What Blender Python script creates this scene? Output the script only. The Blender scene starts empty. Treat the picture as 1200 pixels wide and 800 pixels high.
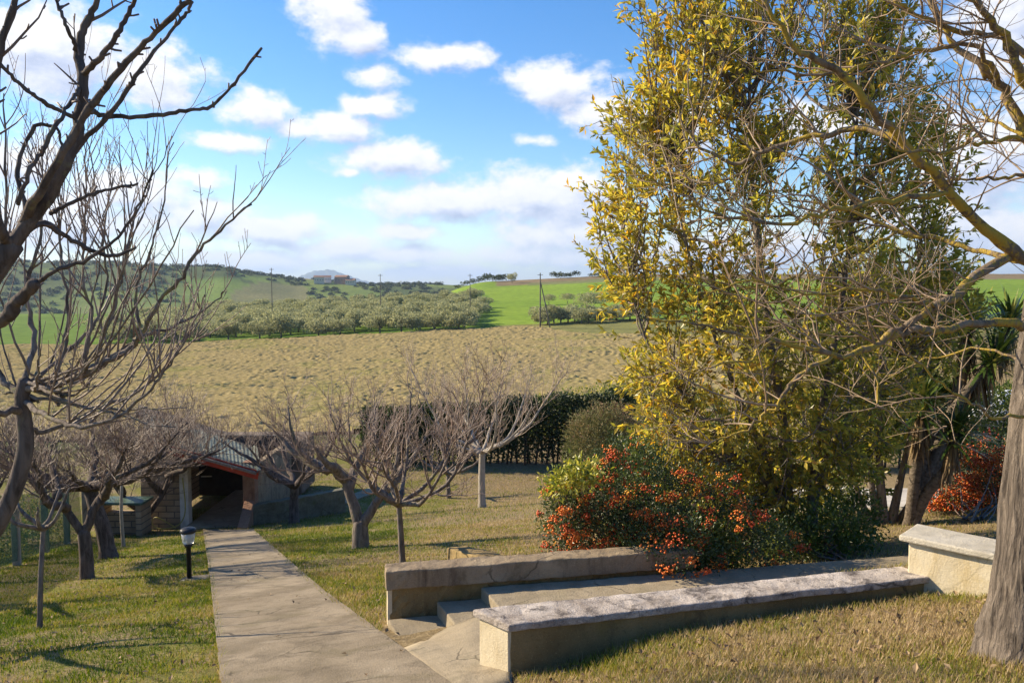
import bpy, bmesh, math, random
import numpy as np
from mathutils import Vector, noise as mn
R = math.radians
rng = np.random.default_rng(7)
random.seed(7)
sc = bpy.context.scene
COL = sc.collection

# ------------------------------------------------------------------ camera
EYE = 1.5; F = 950.0; PITCH = math.atan(65 / F)
cam = bpy.data.cameras.new('camera'); cam_o = bpy.data.objects.new('camera', cam); COL.objects.link(cam_o)
cam.sensor_width = 36; cam.lens = 36 * F / 1200; cam.clip_start = 0.05; cam.clip_end = 40000
cam_o.location = (0, 0, EYE); cam_o.rotation_euler = (R(90) - PITCH, 0, 0)
sc.camera = cam_o
cp, sp_ = math.cos(PITCH), math.sin(PITCH)
def ray(u, v):
    a = (u - 600) / F; b = (400 - v) / F
    return np.array([a, cp + b * sp_, -sp_ + b * cp])
def P(u, v, d):                     # the point seen at (u, v) whose distance along y is d
    r = ray(u, v); return np.array([0, 0, EYE]) + r * (d / r[1])
def H(u, v, z):                     # the point seen at (u, v) at height z
    r = ray(u, v); return np.array([0, 0, EYE]) + r * ((z - EYE) / r[2])

# ------------------------------------------------------------------ world, sun, exposure
SUN_EL, SUN_AZ = 28.0, -72.0        # azimuth from +Y, positive to the right
se, sa = R(SUN_EL), R(SUN_AZ)
SUN = Vector((math.sin(sa) * math.cos(se), math.cos(sa) * math.cos(se), math.sin(se)))
sl = bpy.data.lights.new('sun', 'SUN'); sl.energy = 5.0; sl.angle = R(0.5); sl.color = (1.0, 0.84, 0.60)
so = bpy.data.objects.new('sun', sl); COL.objects.link(so); so.rotation_euler = SUN.to_track_quat('Z', 'Y').to_euler()
so.location = (-20, 8, 20)
sc.view_settings.view_transform = 'Standard'; sc.view_settings.look = 'None'
sc.view_settings.exposure = 1.04; sc.view_settings.gamma = 1
sc.view_settings.use_curve_mapping = False
sc.render.engine = 'CYCLES'
sc.cycles.max_bounces = 8; sc.cycles.diffuse_bounces = 4; sc.cycles.glossy_bounces = 2; sc.cycles.transmission_bounces = 5
sc.cycles.volume_bounces = 0; sc.cycles.transparent_max_bounces = 6
sc.cycles.use_denoising = True

class NT:
    def __init__(s, tree): s.t = tree; s.n = tree.nodes; s.l = tree.links
    def new(s, typ, **kw):
        nd = s.n.new(typ)
        for k, v in kw.items(): setattr(nd, k, v)
        return nd
    def link(s, a, b): s.l.new(a, b)
    def setin(s, sock, v):
        if v is None: return
        if hasattr(v, 'is_linked') or isinstance(v, bpy.types.NodeSocket): s.link(v, sock)
        else: sock.default_value = v
    def math(s, op, a, b=None, c=None, clamp=False):
        nd = s.new('ShaderNodeMath', operation=op, use_clamp=clamp)
        for i, x in enumerate((a, b, c)):
            if x is not None: s.setin(nd.inputs[i], x)
        return nd.outputs[0]
    def noise(s, vec, scale, detail=4, rough=0.55, dist=0.0, dim='3D'):
        nd = s.new('ShaderNodeTexNoise', noise_dimensions=dim)
        if vec is not None: s.link(vec, nd.inputs['Vector'])
        nd.inputs['Scale'].default_value = scale; nd.inputs['Detail'].default_value = detail
        nd.inputs['Roughness'].default_value = rough; nd.inputs['Distortion'].default_value = dist
        return nd.outputs[0]
    def ramp(s, fac, stops, interp='LINEAR'):
        nd = s.new('ShaderNodeValToRGB'); nd.color_ramp.interpolation = interp
        e = nd.color_ramp.elements
        while len(e) < len(stops): e.new(0.5)
        for el, (p, c) in zip(e, stops):
            el.position = p; el.color = (*c, 1) if len(c) == 3 else c
        s.link(fac, nd.inputs[0]); return nd.outputs[0]
    def mix(s, fac, a, b, blend='MIX'):
        nd = s.new('ShaderNodeMix', data_type='RGBA', blend_type=blend)
        s.setin(nd.inputs[0], fac)
        for i, x in ((6, a), (7, b)):
            if isinstance(x, tuple): nd.inputs[i].default_value = (*x, 1) if len(x) == 3 else x
            else: s.link(x, nd.inputs[i])
        return nd.outputs[2]
    def sstep(s, x, lo, hi):
        nd = s.new('ShaderNodeMapRange', interpolation_type='SMOOTHSTEP')
        s.link(x, nd.inputs[0]); nd.inputs[1].default_value = lo; nd.inputs[2].default_value = hi
        return nd.outputs[0]

w = bpy.data.worlds.new('World'); sc.world = w; w.use_nodes = True
T = NT(w.node_tree); T.n.clear()
sky = T.new('ShaderNodeTexSky', sky_type='NISHITA'); sky.sun_disc = False
sky.sun_elevation = se; sky.sun_rotation = sa; sky.air_density = 1.0; sky.dust_density = 0.25; sky.ozone_density = 2.5
hs = T.new('ShaderNodeHueSaturation'); hs.inputs['Saturation'].default_value = 1.36; hs.inputs['Value'].default_value = 1.0; hs.inputs['Hue'].default_value = 0.507
T.link(sky.outputs[0], hs.inputs['Color'])
bg_sky = T.new('ShaderNodeBackground'); bg_sky.inputs[1].default_value = 0.10
T.link(hs.outputs[0], bg_sky.inputs[0])
# clouds: (u, v, rx, ry, strength) of each cloud's direction as seen from the garden
CLOUDS = [(392, 18, 48, 40, 1), (420, 45, 34, 26, 1), (520, 66, 56, 20, .95), (440, 92, 30, 16, .6), (437, 124, 56, 17, .95),
          (300, 128, 46, 24, 1), (345, 150, 30, 14, .8), (400, 152, 50, 24, 1), (455, 185, 72, 26, 1.05), (410, 202, 22, 8, .7), (275, 168, 46, 13, .9),
          (238, 208, 38, 15, .85), (655, 100, 72, 30, 1.05), (705, 135, 60, 26, 1), (625, 165, 28, 8, .6),
          (520, 238, 120, 26, 1), (640, 232, 120, 42, 1.1), (670, 275, 110, 34, 1.05), (610, 300, 80, 16, .8), (700, 300, 110, 20, .9),
          (320, 272, 90, 22, 1), (400, 290, 70, 16, .9), (480, 272, 50, 12, .8), (460, 298, 80, 16, .95), (230, 250, 80, 26, 1), (150, 225, 80, 30, 1), (280, 305, 110, 16, .9),
          (185, 95, 62, 36, 1.05), (50, 60, 110, 52, 1.1), (20, 190, 60, 30, .9), (60, 260, 120, 34, 1), (525, 318, 90, 10, .7),
          (1150, 190, 90, 70, 1.1), (1190, 20, 90, 60, 1), (1080, 260, 120, 30, 1), (790, 150, 70, 40, 1), (880, 290, 140, 26, 1), (960, 150, 70, 30, .8),
          (-150, 150, 120, 60, 1), (1400, 120, 150, 60, 1), (1300, 280, 200, 40, 1), (-250, 280, 200, 40, 1), (700, -120, 140, 50, .9), (250, -90, 100, 40, .9)]
grp = bpy.data.node_groups.new('cloud_density', 'ShaderNodeTree')
grp.interface.new_socket('az', in_out='INPUT', socket_type='NodeSocketFloat')
grp.interface.new_socket('el', in_out='INPUT', socket_type='NodeSocketFloat')
grp.interface.new_socket('density', in_out='OUTPUT', socket_type='NodeSocketFloat')
Gt = NT(grp); gi = Gt.new('NodeGroupInput'); go = Gt.new('NodeGroupOutput')
cx = Gt.new('ShaderNodeCombineXYZ'); Gt.link(gi.outputs[0], cx.inputs[0]); Gt.link(gi.outputs[1], cx.inputs[1])
warp = Gt.noise(cx.outputs[0], 9, 2, .5)
acc = None
for (u, v, rx, ry, k) in CLOUDS:
    r = ray(u, v); r = r / np.linalg.norm(r); a0 = math.atan2(r[0], r[1]); e0 = math.asin(r[2])
    sub = Gt.new('ShaderNodeVectorMath', operation='MULTIPLY_ADD')
    Gt.link(cx.outputs[0], sub.inputs[0])
    ix, iy = F / (rx * 1.08), F / (ry * 1.06)
    sub.inputs[1].default_value = (ix, iy, 0); sub.inputs[2].default_value = (-a0 * ix, -e0 * iy, 0)
    ln = Gt.new('ShaderNodeVectorMath', operation='LENGTH'); Gt.link(sub.outputs[0], ln.inputs[0])
    val = Gt.math('MULTIPLY_ADD', ln.outputs['Value'], -k, k)
    acc = val if acc is None else Gt.math('SMOOTH_MAX', acc, val, 0.25)
mp = Gt.new('ShaderNodeVectorMath', operation='MULTIPLY'); mp.inputs[1].default_value = (1, 1.5, 1); Gt.link(cx.outputs[0], mp.inputs[0])
n1 = Gt.noise(mp.outputs[0], 17, 9, .56, .15)
n2 = Gt.noise(mp.outputs[0], 55, 6, .6)
nn = Gt.math('MULTIPLY_ADD', n2, 0.35, Gt.math('SUBTRACT', n1, 0.665))
acc = Gt.math('MAXIMUM', acc, -0.55)
Gt.link(Gt.math('MULTIPLY_ADD', nn, 1.75, Gt.math('ADD', acc, 0.0)), go.inputs[0])
tc = T.new('ShaderNodeTexCoord'); sx = T.new('ShaderNodeSeparateXYZ'); T.link(tc.outputs['Generated'], sx.inputs[0])
az = T.math('ARCTAN2', sx.outputs[0], sx.outputs[1]); el = T.math('ARCSINE', sx.outputs[2])
def dens(a, e):
    nd = T.new('ShaderNodeGroup'); nd.node_tree = grp; T.link(a, nd.inputs[0]); T.link(e, nd.inputs[1]); return nd.outputs[0]
d0 = dens(az, el); d1 = dens(T.math('ADD', az, -0.010), T.math('ADD', el, 0.016))
alpha = T.sstep(d0, -0.04, 0.58)
lit = T.math('MULTIPLY_ADD', T.math('SUBTRACT', d0, d1), 0.9, 0.62, clamp=True)
thick = T.sstep(d0, 0.5, 1.3)
lit = T.math('SUBTRACT', lit, T.math('MULTIPLY', thick, 0.22), clamp=True)
ccol = T.ramp(lit, [(0.0, (.42, .48, .66)), (0.35, (.60, .65, .80)), (0.7, (.86, .86, .90)), (1.0, (.97, .94, .92))])
bg_cl = T.new('ShaderNodeBackground'); bg_cl.inputs[1].default_value = 0.60; T.link(ccol, bg_cl.inputs[0])
mxs = T.new('ShaderNodeMixShader'); T.link(T.math('MULTIPLY', alpha, 0.96), mxs.inputs[0]); T.link(bg_sky.outputs[0], mxs.inputs[1]); T.link(bg_cl.outputs[0], mxs.inputs[2])
wo = T.new('ShaderNodeOutputWorld'); T.link(mxs.outputs[0], wo.inputs[0])

# ------------------------------------------------------------------ helpers
def tag(o, label=None, cat=None, group=None, kind=None):
    if label: o['label'] = label
    if cat: o['category'] = cat
    if group: o['group'] = group
    if kind: o['kind'] = kind
    return o
def thing(name, label, cat, loc=(0, 0, 0), rz=0, group=None):
    o = bpy.data.objects.new(name, None); COL.objects.link(o); o.empty_display_size = .2
    o.location = tuple(float(x) for x in loc); o.rotation_euler = (0, 0, rz)
    return tag(o, label, cat, group)
def mesh_np(name, V, faces, mats, tint=None, smooth=False, midx=None):
    """faces: list of (k, index array Mxk)"""
    me = bpy.data.meshes.new(name)
    V = np.asarray(V, dtype=np.float32); me.vertices.add(len(V)); me.vertices.foreach_set('co', V.ravel())
    tot = sum(f.size for f in faces); npol = sum(len(f) for f in faces)
    me.loops.add(tot); me.polygons.add(npol)
    me.loops.foreach_set('vertex_index', np.concatenate([f.ravel() for f in faces]).astype(np.int32))
    st = []; o = 0
    for f in faces:
        st.append(o + np.arange(len(f)) * f.shape[1]); o += f.size
    me.polygons.foreach_set('loop_start', np.concatenate(st).astype(np.int32))
    if midx is not None: me.polygons.foreach_set('material_index', np.asarray(midx, dtype=np.int32))
    me.polygons.foreach_set('use_smooth', np.full(npol, smooth))
    for m in (mats if isinstance(mats, (list, tuple)) else [mats]): me.materials.append(m)
    if tint is not None:
        at = me.attributes.new('tint', 'FLOAT', 'POINT'); at.data.foreach_set('value', np.asarray(tint, dtype=np.float32))
    me.update(calc_edges=True); me.validate()
    return me
def link(name, me, parent=None):
    o = bpy.data.objects.new(name, me); COL.objects.link(o)
    if parent is not None: o.parent = parent
    return o
def bm_obj(name, bm, mat, parent=None, smooth=False):
    me = bpy.data.meshes.new(name); bmesh.ops.recalc_face_normals(bm, faces=bm.faces[:]); bm.to_mesh(me); bm.free()
    for m in (mat if isinstance(mat, (list, tuple)) else [mat]): me.materials.append(m)
    if smooth:
        for p in me.polygons: p.use_smooth = True
    return link(name, me, parent)
def prism(bm, poly, z0, z1, bev=0.0, cuts=0, jit=0.0, off=(0, 0, 0)):
    """poly: xy list; z0/z1 numbers or lists"""
    n = len(poly); z0 = [z0] * n if np.isscalar(z0) else z0; z1 = [z1] * n if np.isscalar(z1) else z1
    lo = [bm.verts.new((p[0] - off[0], p[1] - off[1], a - off[2])) for p, a in zip(poly, z0)]
    hi = [bm.verts.new((p[0] - off[0], p[1] - off[1], a - off[2])) for p, a in zip(poly, z1)]
    fs = [bm.faces.new(lo[::-1]), bm.faces.new(hi)]
    for i in range(n): fs.append(bm.faces.new((lo[i], lo[(i + 1) % n], hi[(i + 1) % n], hi[i])))
    geo_e = list({e for f in fs for e in f.edges}); vs = lo + hi
    if bev:
        r = bmesh.ops.bevel(bm, geom=geo_e, offset=bev, segments=2, affect='EDGES', profile=.5)
        vs = list({v for f in r['faces'] for v in f.verts} | {v for v in vs if v.is_valid})
    if cuts:
        for _ in range(6):
            es = [e for e in bm.edges if e.calc_length() > .36 / cuts]
            if not es or len(bm.verts) > 30000: break
            bmesh.ops.subdivide_edges(bm, edges=es, cuts=1, use_grid_fill=True)
    if jit:
        for v in bm.verts:
            c = v.co * 2.3; d = v.co * 13
            v.co += Vector((mn.noise(c), mn.noise(c + Vector((7, 3, 1))), mn.noise(c + Vector((1, 9, 4))))) * jit + Vector((mn.noise(d), mn.noise(d + Vector((5, 3, 1))), mn.noise(d + Vector((1, 8, 4))))) * jit * .8
def box(bm, c, s, rz=0, bev=0.0, tilt=0):
    r = bmesh.ops.create_cube(bm, size=1); vs = r['verts']
    for v in vs:
        v.co = Vector((v.co.x * s[0], v.co.y * s[1], v.co.z * s[2]))
    if bev:
        es = list({e for v in vs for e in v.link_edges})
        rr = bmesh.ops.bevel(bm, geom=es, offset=bev, segments=2, affect='EDGES', profile=.5)
        vs = list({v for f in rr['faces'] for v in f.verts})
    from mathutils import Matrix
    M = Matrix.Translation(c) @ Matrix.Rotation(rz, 4, 'Z') @ Matrix.Rotation(tilt, 4, 'Y')
    for v in vs: v.co = M @ v.co
def lathe(bm, prof, n=20, c=(0, 0, 0)):
    rings = []
    for (r, z) in prof:
        rings.append([bm.verts.new((c[0] + r * math.cos(2 * math.pi * i / n), c[1] + r * math.sin(2 * math.pi * i / n), c[2] + z)) for i in range(n)])
    for a, b in zip(rings, rings[1:]):
        for i in range(n): bm.faces.new((a[i], a[(i + 1) % n], b[(i + 1) % n], b[i]))
    bm.faces.new(rings[0][::-1]); bm.faces.new(rings[-1])

def unit(v): v = np.asarray(v, float); return v / (np.linalg.norm(v) + 1e-12)
def knob(n, amp=.14):
    a = rng.normal(0, 1, n); return 1 + amp * np.convolve(a, [.3, .6, .3], 'same')
class Tubes:
    def __init__(s): s.g = {}
    def add(s, pts, rad, sides=5):
        pts = np.asarray(pts, float); rad = np.asarray(rad, float)
        if sides >= 5:      # rounded ends
            a = unit(pts[0] - pts[1]); b = unit(pts[-1] - pts[-2])
            pts = np.vstack([pts[0] + a * rad[0] * .6, pts, pts[-1] + b * rad[-1] * .6]); rad = np.r_[rad[0] * .08, rad, rad[-1] * .08]
        s.g.setdefault((len(pts), sides), []).append((pts, rad))
    def arrays(s, origin):
        V = []; Fq = []; caps = []; base = 0
        for (n, k), L in s.g.items():
            Pm = np.stack([a for a, _ in L]); Rm = np.stack([b for _, b in L]); M = len(L)
            tan = np.gradient(Pm, axis=1); tan /= np.linalg.norm(tan, axis=2, keepdims=True) + 1e-9
            mt = tan.mean(1); ref = np.zeros((M, 3)); ref[np.arange(M), np.abs(mt).argmin(1)] = 1
            a = np.cross(tan, ref[:, None, :]); a /= np.linalg.norm(a, axis=2, keepdims=True) + 1e-9
            b = np.cross(tan, a)
            ang = np.arange(k) * 2 * math.pi / k
            ring = a[:, :, None, :] * np.cos(ang)[None, None, :, None] + b[:, :, None, :] * np.sin(ang)[None, None, :, None]
            vv = Pm[:, :, None, :] + ring * Rm[:, :, None, None]
            idx = base + np.arange(M * n * k).reshape(M, n, k)
            i0 = idx[:, :-1]; i1 = idx[:, 1:]
            q = np.stack([i0, np.roll(i0, -1, 2), np.roll(i1, -1, 2), i1], -1).reshape(-1, 4)
            Fq.append(q); V.append(vv.reshape(-1, 3)); base += M * n * k
        return np.concatenate(V) - np.asarray(origin, float), [np.concatenate(Fq)]
    def obj(s, name, mat, parent, origin, smooth=True):
        V, Fc = s.arrays(origin); return link(name, mesh_np(name, V, Fc, mat, smooth=smooth), parent)
def smooth_line(pts, n):
    """Catmull-Rom resample of control points (any dims)"""
    p = np.asarray(pts, float)
    if len(p) == 2: return p[0] + (p[1] - p[0]) * np.linspace(0, 1, n)[:, None]
    q = np.vstack([2 * p[0] - p[1], p, 2 * p[-1] - p[-2]]); t = np.linspace(0, len(p) - 1 - 1e-6, n); out = []
    for x in t:
        i = int(x); f = x - i; a, b, c, d = q[i], q[i + 1], q[i + 2], q[i + 3]
        out.append(.5 * ((2 * b) + (-a + c) * f + (2 * a - 5 * b + 4 * c - d) * f * f + (-a + 3 * b - 3 * c + d) * f ** 3))
    return np.array(out)
def grow(p, d, L, r0, r1, n, wob, trop):
    pts = [np.array(p, float)]; d = unit(d); st = L / (n - 1)
    for i in range(n - 1):
        d = unit(d + rng.normal(0, wob, 3) + np.array(trop) * (1.0 / (n - 1)))
        pts.append(pts[-1] + d * st)
    return np.array(pts), np.linspace(r0, r1, n)
def sprout(tb, pts, rad, cfg, lvl=0, tmin=.15, tips=None):
    """children along a branch, one config per level"""
    if lvl >= len(cfg): return
    c = cfg[lvl]; seg = np.linalg.norm(np.diff(pts, axis=0), axis=1); cum = np.r_[0, np.cumsum(seg)]; L = cum[-1]
    m = rng.poisson(max(.001, c['n'] * L * (1 - tmin)))
    if c.get('tip', 0): m += 1
    for j in range(m):
        t = tmin + (1 - tmin) * rng.random() ** c.get('bias', .8)
        if c.get('tip', 0) and j == 0: t = .98
        s = t * L; i = min(len(seg) - 1, int(np.searchsorted(cum, s) - 1)); i = max(i, 0)
        f = (s - cum[i]) / (seg[i] + 1e-9); p = pts[i] + (pts[i + 1] - pts[i]) * f; tan = unit(pts[i + 1] - pts[i])
        rp = rad[i] + (rad[i + 1] - rad[i]) * f
        az_ = unit(np.cross(tan, rng.normal(0, 1, 3))); an = R(c['ang'] + rng.normal(0, 12))
        d = unit(tan * math.cos(an) + az_ * math.sin(an) + np.array([0, 0, c['up']]))
        if d[2] < c.get('minz', -.5): d[2] = abs(d[2]) * .4; d = unit(d)
        ln = c['len'] * rng.uniform(.45, 1.25) * (1.15 - .5 * t)
        r0 = min(rp * .75, c['r'] * rng.uniform(.75, 1.15) * (.6 + .4 * ln / c['len'])); r1 = max(c.get('rt', .0018), r0 * .35)
        q, rr = grow(p, d, ln, r0, r1, c['seg'], c['wob'], (0, 0, c.get('trop', .3)))
        tb.add(q, rr, c['sides'])
        sprout(tb, q, rr, cfg, lvl + 1, c.get('cmin', .15))

def leaf_arrays(pos, dr, nr, ln, wd, fold=.25):
    dr = dr / (np.linalg.norm(dr, axis=1, keepdims=True) + 1e-9)
    sd = np.cross(dr, nr); sd /= np.linalg.norm(sd, axis=1, keepdims=True) + 1e-9
    up = np.cross(sd, dr); N = len(pos); ln = np.broadcast_to(ln, (N,))[:, None]; wd = np.broadcast_to(wd, (N,))[:, None]
    V = np.stack([pos, pos + dr * ln * .5 + sd * wd * .5 + up * wd * fold, pos + dr * ln, pos + dr * ln * .5 - sd * wd * .5 + up * wd * fold], 1).reshape(-1, 3)
    b = np.arange(N)[:, None] * 4
    return V, [np.concatenate([b + [0, 1, 2], b + [0, 2, 3]])]
def leaves(name, pos, dr, nr, ln, wd, tint, mat, parent=None, origin=(0, 0, 0), fold=.25):
    V, Fc = leaf_arrays(pos, dr, nr, ln, wd, fold)
    return link(name, mesh_np(name, V - np.asarray(origin, float), Fc, mat, tint=np.repeat(tint, 4)), parent)
def rdir(n): v = rng.normal(0, 1, (n, 3)); return v / np.linalg.norm(v, axis=1, keepdims=True)

# ------------------------------------------------------------------ materials
def newmat(name):
    m = bpy.data.materials.new(name); m.use_nodes = True; t = NT(m.node_tree); t.n.clear()
    out = t.new('ShaderNodeOutputMaterial'); b = t.new('ShaderNodeBsdfPrincipled'); t.link(b.outputs[0], out.inputs[0])
    b.inputs['Roughness'].default_value = .8; b.inputs['Specular IOR Level'].default_value = .3
    return m, t, b, out
def bump(t, b, h, strength=.4, dist=.02):
    n = t.new('ShaderNodeBump'); n.inputs['Strength'].default_value = strength; n.inputs['Distance'].default_value = dist
    t.link(h, n.inputs['Height']); t.link(n.outputs[0], b.inputs['Normal'])
def plain(name, col, rough=.6, metal=0, var=.25, scale=6, spec=.4):
    m, t, b, _ = newmat(name); tcn = t.new('ShaderNodeTexCoord')
    n = t.noise(tcn.outputs['Object'], scale, 5, .6)
    c = t.ramp(n, [(.3, tuple(x * (1 - var) for x in col)), (.7, tuple(min(1, x * (1 + var)) for x in col))])
    t.link(c, b.inputs['Base Color']); b.inputs['Roughness'].default_value = rough; b.inputs['Metallic'].default_value = metal
    b.inputs['Specular IOR Level'].default_value = spec; bump(t, b, n, .15, .01)
    return m
def bark(name, c0, c1, lichen=None, lam=.5, scale=14, bs=.7, stretch=.25):
    m, t, b, _ = newmat(name); tcn = t.new('ShaderNodeTexCoord')
    mp = t.new('ShaderNodeMapping'); mp.inputs['Scale'].default_value = (1, 1, stretch); t.link(tcn.outputs['Object'], mp.inputs[0])
    n = t.noise(mp.outputs[0], scale, 8, .65, .6); c = t.ramp(n, [(.32, c0), (.62, c1)])
    wv = t.noise(mp.outputs[0], scale * 3.1, 5, .6)
    if lichen:
        n2 = t.noise(tcn.outputs['Object'], 5, 6, .65); n3 = t.noise(tcn.outputs['Object'], 40, 3, .6)
        f = t.math('MULTIPLY', t.sstep(t.math('MULTIPLY_ADD', n3, .35, n2), lam, lam + .12), .85)
        c = t.mix(f, c, lichen)
    t.link(c, b.inputs['Base Color']); b.inputs['Roughness'].default_value = .9; b.inputs['Specular IOR Level'].default_value = .15
    bump(t, b, t.math('ADD', n, t.math('MULTIPLY', wv, .4)), bs, .03)
    return m
def leafmat(name, stops, trans=.35, rough=.5, spec=.4):
    m, t, b, out = newmat(name); a = t.new('ShaderNodeAttribute'); a.attribute_name = 'tint'
    c = t.ramp(a.outputs['Fac'], stops); t.link(c, b.inputs['Base Color']); b.inputs['Roughness'].default_value = rough
    b.inputs['Specular IOR Level'].default_value = spec
    if trans:
        tr = t.new('ShaderNodeBsdfTranslucent'); hsn = t.new('ShaderNodeHueSaturation'); hsn.inputs['Value'].default_value = 1.45; hsn.inputs['Saturation'].default_value = 1.1
        t.link(c, hsn.inputs['Color']); t.link(hsn.outputs[0], tr.inputs[0])
        mx = t.new('ShaderNodeMixShader'); mx.inputs[0].default_value = trans
        t.link(b.outputs[0], mx.inputs[1]); t.link(tr.outputs[0], mx.inputs[2]); t.link(mx.outputs[0], out.inputs[0])
    return m
def concrete(name, c0, c1, stain=(.10, .09, .06), amt=.5, moss=None, sc_=2.2, grit=1.0, streak=True):
    m, t, b, _ = newmat(name); tcn = t.new('ShaderNodeTexCoord'); ob = tcn.outputs['Object']
    n = t.noise(ob, sc_, 8, .62, .3); c = t.ramp(n, [(.3, c0), (.68, c1)])
    mp = t.new('ShaderNodeMapping'); mp.inputs['Scale'].default_value = (1, 1, .22 if streak else 1); t.link(ob, mp.inputs[0])
    n2 = t.noise(mp.outputs[0], sc_ * 2.3, 7, .7, .5)
    c = t.mix(t.math('MULTIPLY', t.sstep(n2, .48, .72), amt), c, stain)
    n3 = t.noise(ob, 60, 4, .7); c = t.mix(t.math('MULTIPLY', t.sstep(n3, .5, .75), .35 * grit), c, tuple(x * .5 for x in c0))
    n4 = t.noise(ob, 110, 2, .5); c = t.mix(t.math('MULTIPLY', t.sstep(n4, .6, .72), .4 * grit), c, tuple(min(1, x * 1.35) for x in c1))
    vo = t.new('ShaderNodeTexVoronoi', feature='DISTANCE_TO_EDGE'); vo.inputs['Scale'].default_value = 1.1
    wn_ = t.new('ShaderNodeTexNoise'); wn_.inputs['Scale'].default_value = 3; wn_.inputs['Detail'].default_value = 6; t.link(ob, wn_.inputs['Vector'])
    ad = t.new('ShaderNodeVectorMath', operation='MULTIPLY_ADD'); ad.inputs[1].default_value = (.35, .35, .35); t.link(wn_.outputs['Color'], ad.inputs[0]); t.link(ob, ad.inputs[2]); t.link(ad.outputs[0], vo.inputs['Vector'])
    ck = t.math('MULTIPLY', t.math('SUBTRACT', 1.0, t.sstep(vo.outputs['Distance'], .002, .014)), t.sstep(t.noise(ob, 1.1, 3), .5, .6)); c = t.mix(t.math('MULTIPLY', ck, max(0, min(.7, grit - .55))), c, (.035, .028, .02))
    if moss:
        n5 = t.noise(ob, sc_ * 1.3, 6, .65, .4); c = t.mix(t.math('MULTIPLY', t.sstep(n5, .52, .7), moss[1]), c, moss[0])
    t.link(c, b.inputs['Base Color']); b.inputs['Roughness'].default_value = .92; b.inputs['Specular IOR Level'].default_value = .2
    bump(t, b, t.math('ADD', n3, t.math('MULTIPLY', n2, 1.5)), .5 * grit, .012)
    return m
M_lichenbark = bark('lichen_bark', (.085, .06, .04), (.25, .19, .13), (.40, .28, .04), .60, 16)
M_greybark = bark('grey_bark', (.045, .036, .03), (.25, .205, .165), (.22, .2, .1), .85, 22, 1.6, .14)
M_darkbark = bark('dark_bark', (.045, .035, .03), (.15, .12, .105), (.16, .15, .09), .78, 16)
M_fruitbark = bark('fruit_bark', (.075, .06, .05), (.24, .20, .17), (.24, .22, .10), .74, 16)
M_palebark = bark('pale_bark', (.24, .21, .17), (.40, .36, .30), (.12, .11, .09), .86, 12)
M_twig = plain('reddish_twig', (.215, .155, .125), .6, 0, .35, 3)
M_twig_dark = plain('dark_twig', (.15, .105, .085), .6, 0, .4, 3)
M_twig_pale = plain('pale_twig', (.34, .26, .20), .6, 0, .3, 3)
M_twig_grey = plain('grey_twig', (.27, .19, .12), .6, 0, .35, 3)

# ------------------------------------------------------------------ the lie of the land
def sst(x, a, b): t = np.clip((x - a) / (b - a), 0, 1); return t * t * (3 - 2 * t)
TD = np.array([34, 70, 100, 130, 165, 200, 260, 330, 400, 470], float)
TV = np.array([548, 488, 444, 411, 384, 371, 357, 345, 334, 326], float)
HT = (np.array([-400, 0, 150, 200, 240, 262, 285, 315, 345, 385, 420, 480, 600, 740, 900, 1300]) - 600) / F
HV = np.array([304, 307, 309, 310, 313, 313, 318, 322, 327, 330, 332, 333, 334, 333, 330, 330], float)
def drop_near(x, y):
    s = -.361 * x + .933 * y; pl = 1.5 + .229 * s - .15 * sst(x, .1, 1.2) * sst(9 - y, 0, 2)
    lim = 7.75 - 2.2 * sst(x, 4.5, 9); k = .7
    h = np.clip(.5 + .5 * (lim - pl) / k, 0, 1)
    d = lim * (1 - h) + pl * h - k * h * (1 - h)
    return np.maximum(d, .4)
def drop_far(x, y):
    r = np.sqrt(x * x + y * y); d = np.maximum(y, .62 * r) + 1e-6; t = np.clip(x / d, -.62, .62)
    v = np.interp(d, TD, TV) + np.interp(d, [60, 165, 470], [8, 42, 48]) * (.05 - np.clip(t, -.45, .16))
    D = d * (v - 335) / F
    D470 = 470 * (326 + 48 * (.05 - np.clip(t, -.45, .16)) - 335) / F
    f2 = sst(d, 470, 720); D2 = D470 * (1 - f2) + 26 * f2
    hill = -1050 * (335 - np.interp(t, HT, HV)) / F
    f3 = sst(d, 740, 1050) * (1 - sst(d, 1050, 1500)); D2 = D2 * (1 - f3) + hill * f3
    D2 = D2 + sst(d, 1400, 2500) * 35
    D = D + 9 * sst(d, 318, 470) * sst(-t, .03, .12); D2 = D2 + 9 * sst(-t, .03, .12) * (1 - sst(d, 640, 800))
    D = np.where(d > 470, D2, D)
    und = (np.sin(x * .021 + 1.3) * np.cos(y * .017) + .6 * np.sin(x * .047 + y * .031)) * np.clip((d - 480) / 400, 0, 1) * 1.6
    return D - und
def ground(x, y):
    x = np.asarray(x, float); y = np.asarray(y, float); r = np.sqrt(x * x + y * y)
    f = sst(r, 34, 62); return EYE - (drop_near(x, y) * (1 - f) + drop_far(x, y) * f)
def gz(x, y): return float(ground(x, y))
def G(u, v, dmin=1.5, dmax=900):
    r = ray(u, v); r = r / r[1]; d = np.exp(np.linspace(math.log(dmin), math.log(dmax), 6000))
    z = EYE + r[2] * d; g = ground(r[0] * d, d); i = int(np.argmax(z <= g)); d0 = d[i]
    return np.array([r[0] * d0, d0, gz(r[0] * d0, d0)])

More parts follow.
